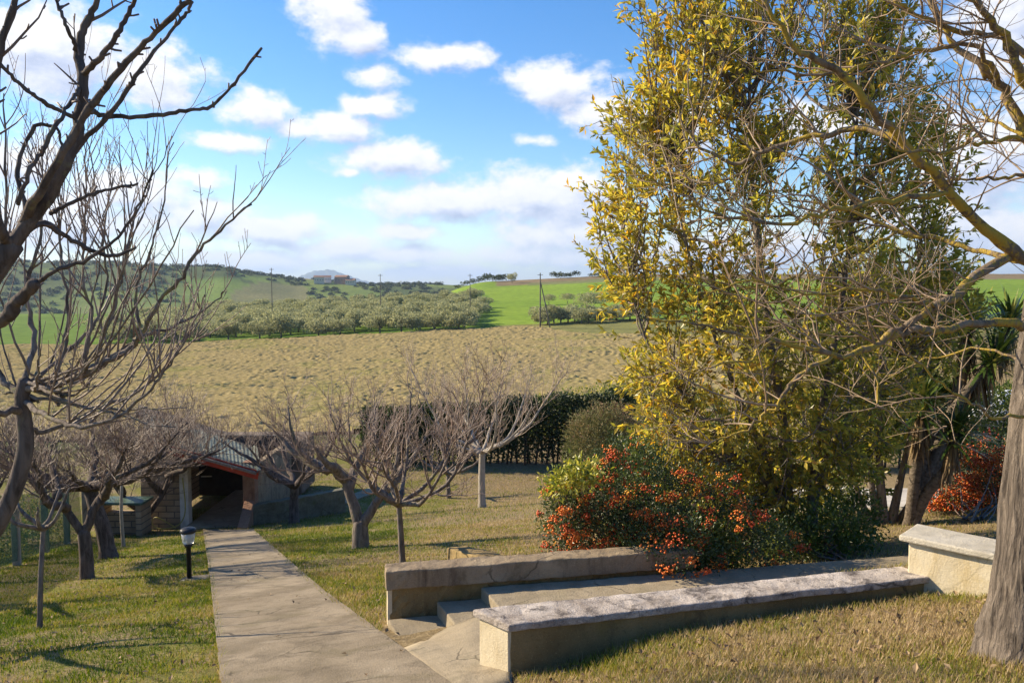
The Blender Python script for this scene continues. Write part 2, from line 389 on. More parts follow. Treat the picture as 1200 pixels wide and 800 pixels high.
# garden wall lines, needed by the lawn cut-out
ZF, ZB, ZP = -.77, -1.15, -1.37
f_lb, f_lf, f_rf, f_rb = H(554, 713, ZF), H(596, 732, ZF), H(1092, 675, ZF), H(1056, 662, ZF)
b_lf, b_rf = H(452, 669.5, ZB), H(815, 644, ZB)
wdir = unit(b_rf - b_lf); wn = np.array([-wdir[1], wdir[0], 0.])
cut_poly = np.array([(b_lf + wdir * .05)[:2] + wn[:2] * .1, b_rf[:2] + wdir[:2] * 1.4 + wn[:2] * .1, f_rb[:2] + np.array([.1, -.12]), (f_lb[:2] + f_lf[:2]) / 2 + np.array([0.05, 0.0])])
def inpoly(x, y, poly):
    res = np.zeros(np.shape(x), bool); n = len(poly)
    for i in range(n):
        x1, y1 = poly[i]; x2, y2 = poly[(i + 1) % n]
        c = ((y1 > y) != (y2 > y)) & (x < (x2 - x1) * (y - y1) / (y2 - y1 + 1e-12) + x1); res ^= c
    return res
def lawn_z(x, y):
    z = ground(x, y); m = inpoly(x, y, cut_poly); return np.where(m, np.minimum(z, ZP - .06), z)

# lawn sheet
M_lawn, t, b, _ = newmat('lawn_soil'); geo = t.new('ShaderNodeNewGeometry'); pos_ = geo.outputs['Position']
n = t.noise(pos_, .55, 6, .6, .4); n2 = t.noise(pos_, 14, 6, .7); n3 = t.noise(pos_, 2.4, 5, .6)
gr = t.ramp(n2, [(.25, (.06, .07, .014)), (.5, (.15, .145, .032)), (.75, (.25, .23, .06))])
dr = t.ramp(n2, [(.25, (.10, .075, .04)), (.5, (.22, .165, .09)), (.75, (.36, .285, .165))])
sxn = t.new('ShaderNodeSeparateXYZ'); t.link(pos_, sxn.inputs[0])
side = t.sstep(sxn.outputs[0], -3.2, 0.6)
f = t.math('ADD', t.math('MULTIPLY_ADD', n3, .5, t.math('SUBTRACT', n, .25)), t.math('MULTIPLY_ADD', side, .36, .05))
t.link(t.mix(t.sstep(f, .44, .66), gr, dr), b.inputs['Base Color']); b.inputs['Roughness'].default_value = .95; b.inputs['Specular IOR Level'].default_value = .1
bump(t, b, n2, .8, .04)
def dryness(x, y):
    out = np.empty(len(x))
    for i in range(len(x)):
        q = Vector((x[i] * .55, y[i] * .55, 3.3)); out[i] = .5 + .5 * mn.fractal(q, .9, 2.1, 4) + .25 * mn.noise(Vector((x[i] * 2.4, y[i] * 2.4, 0)))
    return out + .34 * sst(x, -3.2, .6) + .03
gx = np.unique(np.concatenate([np.linspace(-60, -16, 40), np.linspace(-16, 9, 210), np.linspace(9, 60, 60)]))
gy = np.unique(np.concatenate([np.linspace(-40, -1, 20), np.linspace(-1, 14, 150), np.linspace(14, 46, 80)]))
def grid_mesh(name, gx, gy, zf, mat, keep=None, smooth=True):
    X, Y = np.meshgrid(gx, gy); Z = zf(X, Y); V = np.stack([X, Y, Z], -1).reshape(-1, 3)
    idx = np.arange(len(V)).reshape(X.shape); q = np.stack([idx[:-1, :-1], idx[:-1, 1:], idx[1:, 1:], idx[1:, :-1]], -1)
    if keep is not None: q = q[keep((X[:-1, :-1] + X[1:, 1:]) / 2, (Y[:-1, :-1] + Y[1:, 1:]) / 2)]
    return mesh_np(name, V, [q.reshape(-1, 4)], mat, smooth=smooth)
def lawn_h(X, Y):
    z = lawn_z(X, Y); return z + .015 * np.sin(X * 3.1 + np.cos(Y * 2.3) * 2) * np.sin(Y * 2.7 + np.sin(X * 1.9)) - .012
link('lawn', grid_mesh('lawn', gx, gy, lawn_h, M_lawn, lambda x, y: (np.hypot(x, y) < 44)))['kind'] = 'structure'

# valley and hills: one polar sheet to the horizon
M_land, t, b, _ = newmat('land'); geo = t.new('ShaderNodeNewGeometry'); at = t.new('ShaderNodeAttribute'); at.attribute_name = 'cover'
n = t.noise(geo.outputs['Position'], .35, 8, .7); n2 = t.noise(geo.outputs['Position'], .02, 5, .6)
c = t.mix(1.0, at.outputs['Color'], t.ramp(n, [(.25, (.55, .55, .55)), (.75, (1.35, 1.3, 1.2))]), 'MULTIPLY')
c = t.mix(1.0, c, t.ramp(n2, [(.3, (.8, .85, .8)), (.7, (1.15, 1.1, 1.1))]), 'MULTIPLY')
t.link(c, b.inputs['Base Color']); b.inputs['Roughness'].default_value = .95; b.inputs['Specular IOR Level'].default_value = .05
bump(t, b, n, .5, .3)
rr_ = np.exp(np.linspace(math.log(20), math.log(14000), 330))
th = np.unique(np.concatenate([np.radians(np.arange(-56, 56.01, .25)), np.radians(np.arange(56, 304.1, 4))]))
RR, TH = np.meshgrid(rr_, th, indexing='ij'); X = RR * np.sin(TH); Y = RR * np.cos(TH)
Z = ground(X, Y) - np.where(RR < 46, .5, .05)
def field_top(x, y): t_ = np.clip(x / np.maximum(y, 1), -.5, .4); return np.interp(t_, [-.5, -.19, -.04, .01, .06, .14, .4], [166, 168, 172, 172, 158, 150, 146])
def cover(X, Y):
    r = np.hypot(X, Y); d = np.maximum(Y, .62 * r); t_ = X / d; C = np.empty(X.shape + (3,)); C[:] = (.10, .12, .04)
    nz = np.sin(X * .013 + 2 * np.sin(Y * .006)) + np.sin(Y * .019 + 1.5 * np.cos(X * .009)) + .6 * np.sin(X * .037 + Y * .029)
    C[(d > 55)] = (.26, .20, .10)
    ft = field_top(X, Y)
    C[(d > ft - 2)] = (.20, .20, .075)
    C[(d > ft + 3) & (t_ < -.02)] = (.085, .17, .022)
    C[(d > 182)] = (.19, .29, .035)
    C[(d > 176) & (t_ < -.03) & (d < 345)] = (.12, .20, .03)
    C[(d > 415) & (t_ > -.02) & (d < 600)] = (.22, .17, .10)
    C[(d > 405) & (t_ > .02) & (t_ < .2) & (d < 436)] = (.17, .19, .08)
    C[(d > 620)] = (.15, .20, .05)
    C[(d > 620) & (nz > .7)] = (.25, .21, .11); C[(d > 620) & (nz < -.5)] = (.10, .13, .045)
    m = (d > 740) & (t_ > -.40) & (t_ < -.30) & (d < 990); C[m] = (.17, .24, .05)
    m = (d > 740) & (t_ > -.345) & (t_ < -.25) & (d < 960) & (Y - 740 < (t_ + .40) * 2400); C[m] = (.19, .19, .085)
    m = (d > 940) & (t_ < -.26); C[m & (nz > -.2)] = (.09, .12, .04)
    return C
Cv = cover(X, Y); na = len(th); nr = len(rr_)
idx = np.arange(nr * na).reshape(nr, na); i2 = np.roll(idx, -1, 1)
q = np.stack([idx[:-1], i2[:-1], i2[1:], idx[1:]], -1).reshape(-1, 4)[:, ::-1]
me = mesh_np('terrain', np.stack([X, Y, Z], -1).reshape(-1, 3), [q], M_land, smooth=True)
ca = me.color_attributes.new('cover', 'FLOAT_COLOR', 'POINT'); ca.data.foreach_set('color', np.concatenate([Cv.reshape(-1, 3), np.ones((nr * na, 1))], 1).astype(np.float32).ravel())
link('terrain', me)['kind'] = 'structure'

# ploughed field with real clods
M_field, t, b, _ = newmat('ploughed_earth'); geo = t.new('ShaderNodeNewGeometry')
n = t.noise(geo.outputs['Position'], 2.3, 6, .8); n2 = t.noise(geo.outputs['Position'], .07, 4, .6); n3 = t.noise(geo.outputs['Position'], .9, 5, .6)
c = t.ramp(n, [(.3, (.15, .115, .05)), (.5, (.29, .23, .105)), (.74, (.43, .345, .185))])
c = t.mix(t.math('MULTIPLY', t.sstep(t.math('MULTIPLY_ADD', n3, .5, n2), .78, .95), .45), c, (.19, .20, .05))
t.link(c, b.inputs['Base Color']); b.inputs['Roughness'].default_value = 1; b.inputs['Specular IOR Level'].default_value = 0
fx = np.arange(-112, 84, .22); fy = np.concatenate([np.arange(54, 110, .2), np.arange(110, 176, .27)])
r1 = rng.random((600, 900))
def vnoise(X, Y, s, seed):
    g = np.random.default_rng(seed).random((512, 512)); x = X / s; y = Y / s; xi = np.floor(x).astype(int); yi = np.floor(y).astype(int)
    fx_ = x - xi; fy_ = y - yi; fx_ = fx_ * fx_ * (3 - 2 * fx_); fy_ = fy_ * fy_ * (3 - 2 * fy_)
    a = g[xi % 512, yi % 512]; b_ = g[(xi + 1) % 512, yi % 512]; c_ = g[xi % 512, (yi + 1) % 512]; d_ = g[(xi + 1) % 512, (yi + 1) % 512]
    return (a * (1 - fx_) + b_ * fx_) * (1 - fy_) + (c_ * (1 - fx_) + d_ * fx_) * fy_
def field_h(X, Y):
    a = vnoise(X + .5 * vnoise(X, Y, 2, 9), Y + .5 * vnoise(X, Y, 2, 8), .44, 1); b_ = vnoise(X, Y, .27, 2); c_ = vnoise(X, Y, 2.6, 3); a2 = vnoise(X * .8 + Y * .6, Y * .8 - X * .6, .62, 4)
    return ground(X, Y) + .10 + (.12 * sst(a, .45, .7) + .16 * sst(a2, .52, .72)) * (.2 + .9 * c_) + .15 * b_ + .05 * np.sin((X * .5 + Y) * 2.2)
link('ploughed_field', grid_mesh('ploughed_field', fx, fy, field_h, M_field, lambda x, y: (y < field_top(x, y) + 1.5 * np.sin(x * .3)) & (x > -.64 * y) & (x < .5 * y) & (np.hypot(x, y) > 55)))['kind'] = 'structure'

# far mountain
M_mt = plain('mountain_scrub', (.12, .13, .09), .95, 0, .3, .004, 0)
mu = np.linspace(320, 470, 120); mv = np.interp(mu, [320, 336, 344, 352, 362, 372, 385, 395, 405, 415, 425, 440, 470], [338, 330, 327, 322, 319, 317, 316, 317.5, 321, 325, 328, 332, 338])
mv = mv + .8 * np.sin(mu * .5) * np.cos(mu * .23)
V = []; 
for k, (dd, fz) in enumerate([(8200, -.6), (8700, .35), (9000, .75), (9300, 1.0), (9900, .5), (10600, -.6)]):
    for u, v in zip(mu, mv):
        pt = P(u, 335, dd); hgt = (338 - v) / F * 9300; V.append((pt[0], dd + 90 * math.sin(u * .06 + k * 2), EYE - 30 + hgt * fz * (1 + .10 * math.sin(u * .2 + k * 1.7) * (fz < 1))))
idx = np.arange(6 * 120).reshape(6, 120); q = np.stack([idx[:-1, :-1], idx[:-1, 1:], idx[1:, 1:], idx[1:, :-1]], -1).reshape(-1, 4)
link('mountain', mesh_np('mountain', V, [q], M_mt, smooth=True))['kind'] = 'structure'

# ------------------------------------------------------------------ haze
bm = bmesh.new(); box(bm, (0, 4000, 110), (26000, 28000, 420))
M_hz = bpy.data.materials.new('haze_air'); M_hz.use_nodes = True; t = NT(M_hz.node_tree); t.n.clear()
pv = t.new('ShaderNodeVolumePrincipled'); pv.inputs['Color'].default_value = (.52, .70, 1, 1); pv.inputs['Density'].default_value = 1.05e-4; pv.inputs['Anisotropy'].default_value = .15
o_ = t.new('ShaderNodeOutputMaterial'); t.link(pv.outputs[0], o_.inputs['Volume'])
hz = bm_obj('haze', bm, M_hz); hz['kind'] = 'stuff'

# ------------------------------------------------------------------ path and paved strips
M_path = concrete('path_concrete', (.17, .135, .09), (.31, .255, .18), (.10, .08, .055), .7, ((.13, .11, .06), .5), 1.5, 1.6, False)
nt_ = NT(M_path.node_tree); pb_s = [n for n in nt_.n if n.type == 'BSDF_PRINCIPLED'][0]; src = pb_s.inputs['Base Color'].links[0].from_socket
gp = nt_.new('ShaderNodeNewGeometry'); wv = nt_.new('ShaderNodeTexNoise'); wv.inputs['Scale'].default_value = 1.7; wv.inputs['Detail'].default_value = 6; nt_.link(gp.outputs['Position'], wv.inputs['Vector'])
ad = nt_.new('ShaderNodeVectorMath', operation='MULTIPLY_ADD'); ad.inputs[1].default_value = (.5, .5, 0); nt_.link(wv.outputs['Color'], ad.inputs[0]); nt_.link(gp.outputs['Position'], ad.inputs[2])
vo = nt_.new('ShaderNodeTexVoronoi', feature='DISTANCE_TO_EDGE'); vo.inputs['Scale'].default_value = .42; nt_.link(ad.outputs[0], vo.inputs['Vector'])
crk = nt_.math('SUBTRACT', 1.0, nt_.sstep(vo.outputs['Distance'], .001, .008)); msk = nt_.sstep(nt_.noise(gp.outputs['Position'], .5, 3), .48, .56)
c1_ = nt_.mix(nt_.math('MULTIPLY', nt_.math('MULTIPLY', crk, msk), .8), src, (.05, .04, .03))
blot = nt_.sstep(nt_.noise(gp.outputs['Position'], 1.1, 7, .7), .5, .68); c1_ = nt_.mix(nt_.math('MULTIPLY', blot, .4), c1_, (.13, .105, .07))
pale = nt_.sstep(nt_.noise(gp.outputs['Position'], .7, 8, .75, .5), .58, .7); c1_ = nt_.mix(nt_.math('MULTIPLY', pale, .35), c1_, (.42, .37, .29)); nt_.link(c1_, pb_s.inputs['Base Color'])
M_slab = concrete('slab_concrete', (.22, .18, .12), (.36, .30, .21), (.12, .10, .07), .5, ((.14, .13, .07), .3), 1.6, 1.2, False)
def strip(name, left, right, mat, lift=.045, nl=60, nw=9, thick=.12, wob=.004):
    L, Rr = [np.stack([np.interp(np.linspace(0, len(q) - 1, nl), range(len(q)), [p[k] for p in q]) for k in (0, 1)], -1) for q in (left, right)]
    V = []
    for i in range(nl):
        for j in range(nw):
            p = L[i] + (Rr[i] - L[i]) * (j / (nw - 1)); e = wob * math.sin(i * 1.7 + j) if j in (0, nw - 1) else 0
            V.append((p[0] + e, p[1], gz(p[0], p[1]) + lift))
    top = np.array(V); bot = top.copy(); bot[:, 2] -= thick; idx = np.arange(nl * nw).reshape(nl, nw); nv = nl * nw
    q = [np.stack([idx[:-1, :-1], idx[:-1, 1:], idx[1:, 1:], idx[1:, :-1]], -1).reshape(-1, 4)]
    rim = np.concatenate([idx[0, :], idx[1:, -1], idx[-1, -2::-1], idx[-2:0:-1, 0]]); nx = np.roll(rim, -1)
    q.append(np.stack([rim, rim + nv, nx + nv, nx], -1))
    return link(name, mesh_np(name, np.concatenate([top, bot]), [np.concatenate(q)], mat))
pl = [G(238, 621), G(245.6, 676), G(251, 725), G(258.7, 800), G(270, 900)]
pr = [G(297, 621.5), G(333, 653.5), G(380, 695), G(445, 744), G(515, 797), G(640, 890)]
strip('path', pl, pr, M_path)['kind'] = 'structure'
strip('footpath', [G(300, 612), G(345, 607), G(395, 594), G(445, 575)], [G(296, 604), G(345, 600), G(390, 588), G(435, 571)], M_slab, .035, 30, 4)['kind'] = 'structure'

# ------------------------------------------------------------------ garden walls and steps
M_wall = concrete('rough_wall', (.17, .118, .05), (.32, .235, .11), (.10, .075, .04), .75, ((.20, .15, .05), .5), 2.0, 1.3)  # stained brown, base also darkened to deepen the shade on front faces
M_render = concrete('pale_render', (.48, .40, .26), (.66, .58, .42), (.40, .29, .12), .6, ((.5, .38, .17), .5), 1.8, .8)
M_cope = concrete('coping_stone', (.22, .18, .15), (.62, .55, .48), (.055, .045, .042), 1.0, ((.08, .07, .065), .9), 4.0, 1.4, False)
M_palecope = concrete('pale_coping', (.40, .36, .28), (.60, .55, .45), (.25, .22, .17), .5, None, 2.6, 1.1, False)
M_brown = concrete('brown_beam', (.20, .15, .10), (.35, .275, .18), (.085, .06, .04), .85, ((.13, .10, .055), .6), 2.2, 1.2)
def rel(poly, o): return [(p[0] - o[0], p[1] - o[1]) for p in poly]
# bench wall in front
o0 = np.array([f_lf[0], f_lf[1], gz(f_lf[0], f_lf[1])])
root = thing('bench_wall', 'long low concrete bench wall with mottled coping in the foreground', 'wall', o0)
fd = unit(f_rf - f_lf); fn = unit(f_lb - f_lf)
cop = [f_lf, f_rf, f_rb, f_lb]
bm = bmesh.new(); prism(bm, [p[:2] for p in cop], ZF - .055, ZF, .012, 4, .009, o0); bm_obj('coping', bm, M_cope, root)
ins = .035
body = [f_lf + fd * ins + fn * ins, f_rf - fd * .002 + fn * ins, f_rb - fn * ins, f_lb + fd * ins - fn * ins]
bm = bmesh.new(); prism(bm, [p[:2] for p in body], -1.75, ZF - .053, .01, 3, .008, o0); bm_obj('wall_body', bm, M_wall, root)
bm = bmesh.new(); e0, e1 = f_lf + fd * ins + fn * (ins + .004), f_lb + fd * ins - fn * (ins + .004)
prism(bm, [p[:2] for p in (e0 - fd * .012, e0 + fd * .02, e1 + fd * .02, e1 - fd * .012)], -1.74, ZF - .056, .004, 2, .004, o0); bm_obj('end_face', bm, M_render, root)  # end render paler than the body, its sunlit tone put into the colour
# back wall
tb_ = .24
lf, rf = b_lf, b_rf; lb, rb = b_lf + wn * tb_, b_rf + wn * tb_
o0 = np.array([lf[0], lf[1], gz(lf[0], lf[1])])
root = thing('retaining_wall', 'brown stained concrete wall behind the garden steps, running under the berry bush', 'wall', o0)
bm = bmesh.new(); prism(bm, [p[:2] for p in (lf, rf, rb, lb)], ZB - .185, ZB, .014, 4, .011, o0); bm_obj('coping_beam', bm, M_brown, root)
bm = bmesh.new(); prism(bm, [p[:2] for p in (lf + wn * .05 + wdir * .03, rf + wn * .05, rb - wn * .01, lb - wn * .01 + wdir * .03)], -2.4, ZB - .183, .012, 4, .03, o0); bm_obj('wall_body', bm, M_wall, root)
bm = bmesh.new(); prism(bm, [p[:2] for p in (lf + wdir * .016 + wn * .06, lf + wdir * .06 + wn * .06, lb + wdir * .06 - wn * .02, lb + wdir * .016 - wn * .02)], -2.3, ZB - .187, .004, 2, .006, o0); bm_obj('end_face', bm, M_render, root)  # paler slab again, this end's sunlight put into the colour
# steps and landing (between the walls)
Z2, Z1 = -1.478, -1.605
p0a = H(565, 691, ZP); pdn = unit(np.array([.15, -.38, 0])); wl = 2.1
st = thing('garden_steps', 'worn concrete garden steps between the bench wall and the brown back wall', 'steps', (p0a[0], p0a[1], Z1))
def stepblock(name, a, z1, z0, length, lf_=None):
    a = a + wn * .07
    bb = a + pdn * (wl if lf_ is None else lf_)
    poly = [a, bb, bb + wdir * length, a + wdir * length]
    bm = bmesh.new(); prism(bm, [p[:2] for p in poly], z0, z1, .012, 3, .008, (p0a[0], p0a[1], Z1)); bm_obj(name, bm, M_slab, st)
stepblock('landing', p0a, ZP, -2.0, 5.6)
s2 = H(513, 708, Z2); stepblock('tread', s2, Z2, -2.0, 0.6, 1.5)
s1 = H(455, 728.5, Z1); stepblock('tread', s1, Z1, -2.1, 0.75, 1.1)
# concrete ramp poured against the steps
def lift(p, h): return np.array([p[0], p[1], gz(p[0], p[1]) + h])
ra = [lift(G(470, 764), .03), H(500, 748, Z1 + .012), H(527, 733, Z2 + .01), H(560, 722, ZP + .012), H(600, 726, ZP + .012), lift(G(600, 806), .02), lift(G(562, 822), .015), lift(G(524, 808), .03)]
V = np.array(ra); ctr = V.mean(0); ctr[2] -= .0
bm = bmesh.new(); tv = [bm.verts.new(p - ctr) for p in V]; cv = bm.verts.new((0, 0, .03)); bv = [bm.verts.new((p - ctr)[:2].tolist() + [-.7]) for p in V]
for i in range(8):
    bm.faces.new((tv[i], tv[(i + 1) % 8], cv)); bm.faces.new((tv[i], bv[i], bv[(i + 1) % 8], tv[(i + 1) % 8]))
tf = [f for f in bm.faces if len(f.verts) == 3]
bmesh.ops.subdivide_edges(bm, edges=list({e for f in tf for e in f.edges}), cuts=5, use_grid_fill=True)
for v in bm.verts:
    pass
tvs = [v for v in bm.verts if v.co.z > -.4 and not v.is_boundary and all(len(f.verts) == 3 for f in v.link_faces)]
for _ in range(14): bmesh.ops.smooth_vert(bm, verts=tvs, factor=.5, use_axis_x=True, use_axis_y=True, use_axis_z=True)
for v in tvs: v.co.z += .012 * mn.noise(v.co * 6) + .006 * mn.noise(v.co * 25)
rp = bm_obj('concrete_ramp', bm, M_slab, None, True); rp.location = ctr; tag(rp, 'rough sloping concrete ramp poured beside the steps against the bench wall end', 'ramp')
# high wall on the right
ZH = -.47
h1, h2 = H(1058, 627, ZH), H(1172, 650.5, ZH); hd = unit(h2 - h1); hn = np.array([-hd[1], hd[0], 0]) ; hn = hn if hn[1] > 0 else -hn
h3 = h2 + hd * 2.4; root = thing('parapet_wall', 'taller cream rendered wall joining the bench wall beside the big trunk', 'wall', (h1[0], h1[1], gz(h1[0], h1[1])))
oo = (h1[0], h1[1], gz(h1[0], h1[1]))
bm = bmesh.new(); prism(bm, [p[:2] for p in (h1 - hd * .03, h3, h3 + hn * .42, h1 + hn * .42 - hd * .03)], ZH - .05, ZH, .012, 3, .004, oo); bm_obj('coping', bm, M_palecope, root)
bm = bmesh.new(); prism(bm, [p[:2] for p in (h1 + hd * .03 + hn * .05, h3 - hd * .05 + hn * .05, h3 - hd * .05 + hn * .37, h1 + hn * .37 + hd * .03)], -2.0, ZH - .048, .01, 3, .005, oo); bm_obj('wall_body', bm, M_render, root)
# low flank walls beyond the back wall
pdir = np.array([.361, -.933, 0])
for (u, v, hgt, ln, lab) in ((524, 657, .2, 2.6, 'low pale concrete kerb wall running downhill behind the back wall'), (641, 652, .18, 2.2, 'short pale concrete kerb wall end at the foot of the berry bush')):
    g0 = G(u, v); e = np.array([.933, .361, 0]); poly = [g0, g0 + pdir * ln, g0 + pdir * ln + e * .3, g0 + e * .3]
    bm = bmesh.new(); prism(bm, [p[:2] for p in poly], [gz(*p[:2]) - .3 for p in poly], [gz(*p[:2]) + hgt for p in poly], .015, 3, .012, g0)
    o_ = bm_obj('kerb_wall', bm, M_wall); o_.location = g0; tag(o_, lab, 'wall')

# ------------------------------------------------------------------ bare trees
def tree_root(name, label, base, group=None): return thing(name, label, 'tree', base, 0, group)
def px_line(pts, n):   # (u, v, d) control points -> 3-D polyline
    return smooth_line([P(*p) for p in pts], n)
def flare(base, r): 
    return r
# --- big tree on the right
TWc = [dict(n=7.5, len=.55, ang=52, up=.16, r=.007, wob=.15, seg=6, sides=4, trop=.15, minz=-.3), dict(n=10, len=.30, ang=48, up=.1, r=.0042, wob=.16, seg=4, sides=3, trop=.15, minz=-.7, rt=.0013), dict(n=5, len=.14, ang=48, up=.1, r=.0026, wob=.1, seg=3, sides=3, minz=-.8, rt=.0012)]
base = G(1199, 768); DB = base[1]
root = tree_root('bare_tree', 'large grey trunked bare tree at the right edge with lichen covered limbs', base)
tr = Tubes(); lm = Tubes(); tw = Tubes()
trunk_c = np.vstack([[base[0], base[1], base[2] - .15], P(1201, 745, DB), P(1208, 690, DB), P(1214, 620, DB), P(1222, 520, DB), P(1232, 420, DB + .02), P(1240, 330, DB + .05), P(1246, 200, DB + .1), P(1250, 60, DB + .15), P(1255, -200, DB + .2)])
tp = smooth_line(trunk_c, 46); trd = np.interp(np.linspace(0, 9, 46), range(10), [.25, .205, .182, .172, .166, .158, .145, .12, .1, .05])
# fluted trunk with bark relief
k = 48; ang = np.arange(k) * 2 * math.pi / k; ring = []
for i, (c_, r_) in enumerate(zip(tp, trd)):
    hgt = c_[2] - base[2]; fl = .10 * math.exp(-max(hgt, 0) / .35)
    ridg = np.array([mn.fractal(Vector((math.cos(a) * 9 * r_ / .2, math.sin(a) * 9 * r_ / .2, hgt * 2.0)), .8, 2.1, 4) for a in ang])
    rad = r_ * (1 + fl * (np.sin(ang * 5 + 1) + .5 * np.sin(ang * 3)) + .11 * ridg)
    ring.append(np.stack([c_[0] + rad * np.cos(ang), c_[1] + rad * np.sin(ang), np.full(k, c_[2])], -1))
V = np.concatenate(ring) - base; idx = np.arange(46 * k).reshape(46, k); i2 = np.roll(idx, -1, 1)
link('trunk', mesh_np('trunk', V, [np.stack([idx[:-1], i2[:-1], i2[1:], idx[1:]], -1).reshape(-1, 4)], M_greybark, smooth=True), root)
D0 = DB
RL = [  # (points (u, v, d), r0, r1)
 ([(1238, 335, D0), (1200, 303, D0 - .05), (1161, 272, D0 - .1), (1126, 238, D0 - .2), (1087, 197, D0 - .3), (1052, 160, D0 - .35), (1017, 122, D0 - .45), (986, 87, D0 - .5), (938, 61, D0 - .55), (903, 17, D0 - .6), (885, -30, D0 - .6)], .05, .010),
 ([(1056, 163, D0 - .35), (1004, 151, D0 - .2), (942, 162, D0 - .1), (890, 180, D0), (864, 192, D0 + .05), (824, 175, D0 + .1), (802, 149, D0 + .12), (794, 118, D0 + .15)], .024, .005),
 ([(1110, 225, D0 - .25), (1043, 234, D0 - .5), (986, 245, D0 - .7), (925, 262, D0 - .8), (855, 256, D0 - .9), (800, 240, D0 - .95)], .020, .004),
 ([(1210, 306, D0), (1161, 297, D0 + .2), (1117, 284, D0 + .35), (1056, 271, D0 + .5), (995, 249, D0 + .6), (945, 238, D0 + .7), (880, 215, D0 + .8)], .026, .005),
 ([(1236, 345, D0), (1200, 303, D0 - .02), (1152, 319, D0 - .15), (1122, 346, D0 - .25), (1096, 361, D0 - .3), (1070, 376, D0 - .35), (1040, 395, D0 - .4), (1010, 412, D0 - .45), (980, 416, D0 - .5), (950, 408, D0 - .55), (909, 400, D0 - .6), (872, 395, D0 - .6), (820, 380, D0 - .65), (760, 372, D0 - .7)], .042, .005),
 ([(1232, 395, D0), (1197, 379, D0 - .1), (1149, 378, D0 - .2), (1107, 386, D0 - .3), (1077, 387, D0 - .36), (1044, 398, D0 - .41)], .034, .022),
 ([(1225, 490, D0), (1194, 487, D0 - .1), (1164, 489, D0 - .2), (1137, 470, D0 - .3), (1111, 455, D0 - .35), (1085, 432, D0 - .4), (1062, 404, D0 - .42), (1040, 370, D0 - .5), (1030, 330, D0 - .55)], .013, .004),
 ([(975, 417, D0 - .5), (945, 433, D0 - .55), (927, 447, D0 - .58), (909, 474, D0 - .6), (890, 496, D0 - .6), (856, 511, D0 - .6), (822, 517, D0 - .6), (790, 516, D0 - .6)], .016, .004),
 ([(1010, 412, D0 - .45), (1025, 450, D0 - .5), (1032, 477, D0 - .5), (1062, 496, D0 - .5), (1100, 511, D0 - .5), (1134, 522, D0 - .5)], .009, .003),
 ([(1244, 240, D0 + .05), (1200, 155, D0 + .1), (1174, 105, D0 + .15), (1152, 79, D0 + .15), (1117, 48, D0 + .2), (1091, 0, D0 + .2), (1080, -40, D0 + .2)], .045, .014),
 ([(1247, 170, D0 + .1), (1200, 90, D0 - .1), (1183, 52, D0 - .15), (1165, 26, D0 - .2), (1135, -5, D0 - .25), (1110, -40, D0 - .3)], .04, .014),
 ([(1170, 100, D0 + .1), (1150, 60, D0), (1109, 54, D0 - .1), (1052, 66, D0 - .2), (1012, 79, D0 - .3), (960, 87, D0 - .35), (905, 84, D0 - .4), (850, 70, D0 - .4)], .02, .004),
 ([(1244, 200, D0), (1200, 164, D0 - .2), (1152, 166, D0 - .35), (1100, 177, D0 - .5), (1060, 176, D0 - .6), (1020, 160, D0 - .7)], .018, .005),
 ([(1200, 158, D0), (1170, 144, D0 + .1), (1143, 127, D0 + .2), (1135, 105, D0 + .25), (1120, 70, D0 + .3)], .014, .005),
 ([(1242, 240, D0), (1200, 205, D0), (1175, 212, D0), (1145, 208, D0 - .1), (1100, 215, D0 - .15)], .018, .005),
 ([(1248, 120, D0), (1180, 45, D0), (1117, 35, D0), (1060, 10, D0), (1040, -10, D0)], .026, .010),
 ([(1052, 270, D0 + .5), (1020, 290, D0 + .45), (970, 300, D0 + .4), (915, 330, D0 + .3), (860, 335, D0 + .3), (800, 320, D0 + .3)], .012, .003),
 ([(1096, 361, D0 - .3), (1050, 345, D0 - .5), (1000, 340, D0 - .6), (950, 345, D0 - .7), (880, 330, D0 - .8), (830, 345, D0 - .8)], .014, .003),
 ([(909, 400, D0 - .6), (880, 420, D0 - .7), (840, 430, D0 - .8), (800, 440, D0 - .8)], .010, .003),
 ([(950, 408, D0 - .55), (945, 370, D0 - .5), (948, 330, D0 - .5), (940, 290, D0 - .45)], .010, .003),
 ([(1228, 440, D0), (1190, 420, D0 + .2), (1140, 410, D0 + .4), (1090, 420, D0 + .5), (1040, 440, D0 + .6)], .014, .004),
 ([(890, 180, D0), (860, 225, D0 + .1), (830, 215, D0 + .2), (780, 215, D0 + .2), (730, 190, D0 + .2)], .009, .003),
 ([(855, 256, D0 - .9), (820, 270, D0 - .9), (770, 262, D0 - .9), (735, 245, D0 - .9)], .006, .002),
]
# the far side of the crown, beyond the right edge of the frame
for (v0, ue, ve, de) in ((320, 1560, 120, .8), (250, 1620, 20, -.6), (180, 1500, -160, 1.4), (120, 1420, -230, -.9), (60, 1330, -300, .5), (380, 1500, 330, 1.3)):
    RL.append(([(1243, v0, D0), (1243 + (ue - 1243) * .35, v0 + (ve - v0) * .2, D0 + de * .3), (1243 + (ue - 1243) * .7, v0 + (ve - v0) * .6, D0 + de * .7), (ue, ve, D0 + de)], .045, .008))
for pts, r0, r1 in RL:
    r0 *= .72; r1 *= .8
    n_ = 4 + 3 * len(pts); q = px_line(pts, n_); q[1:] += rng.normal(0, .008, (n_ - 1, 3)); rr = np.linspace(r0, r1, n_) * (1 + rng.normal(0, .05, n_)) * knob(n_, .08)
    lm.add(q, rr, 8); sprout(tw, q, rr, TWc, 0, .18)
lm.obj('limbs', M_lichenbark, root, base); tw.obj('twigs', M_twig_grey, root, base)

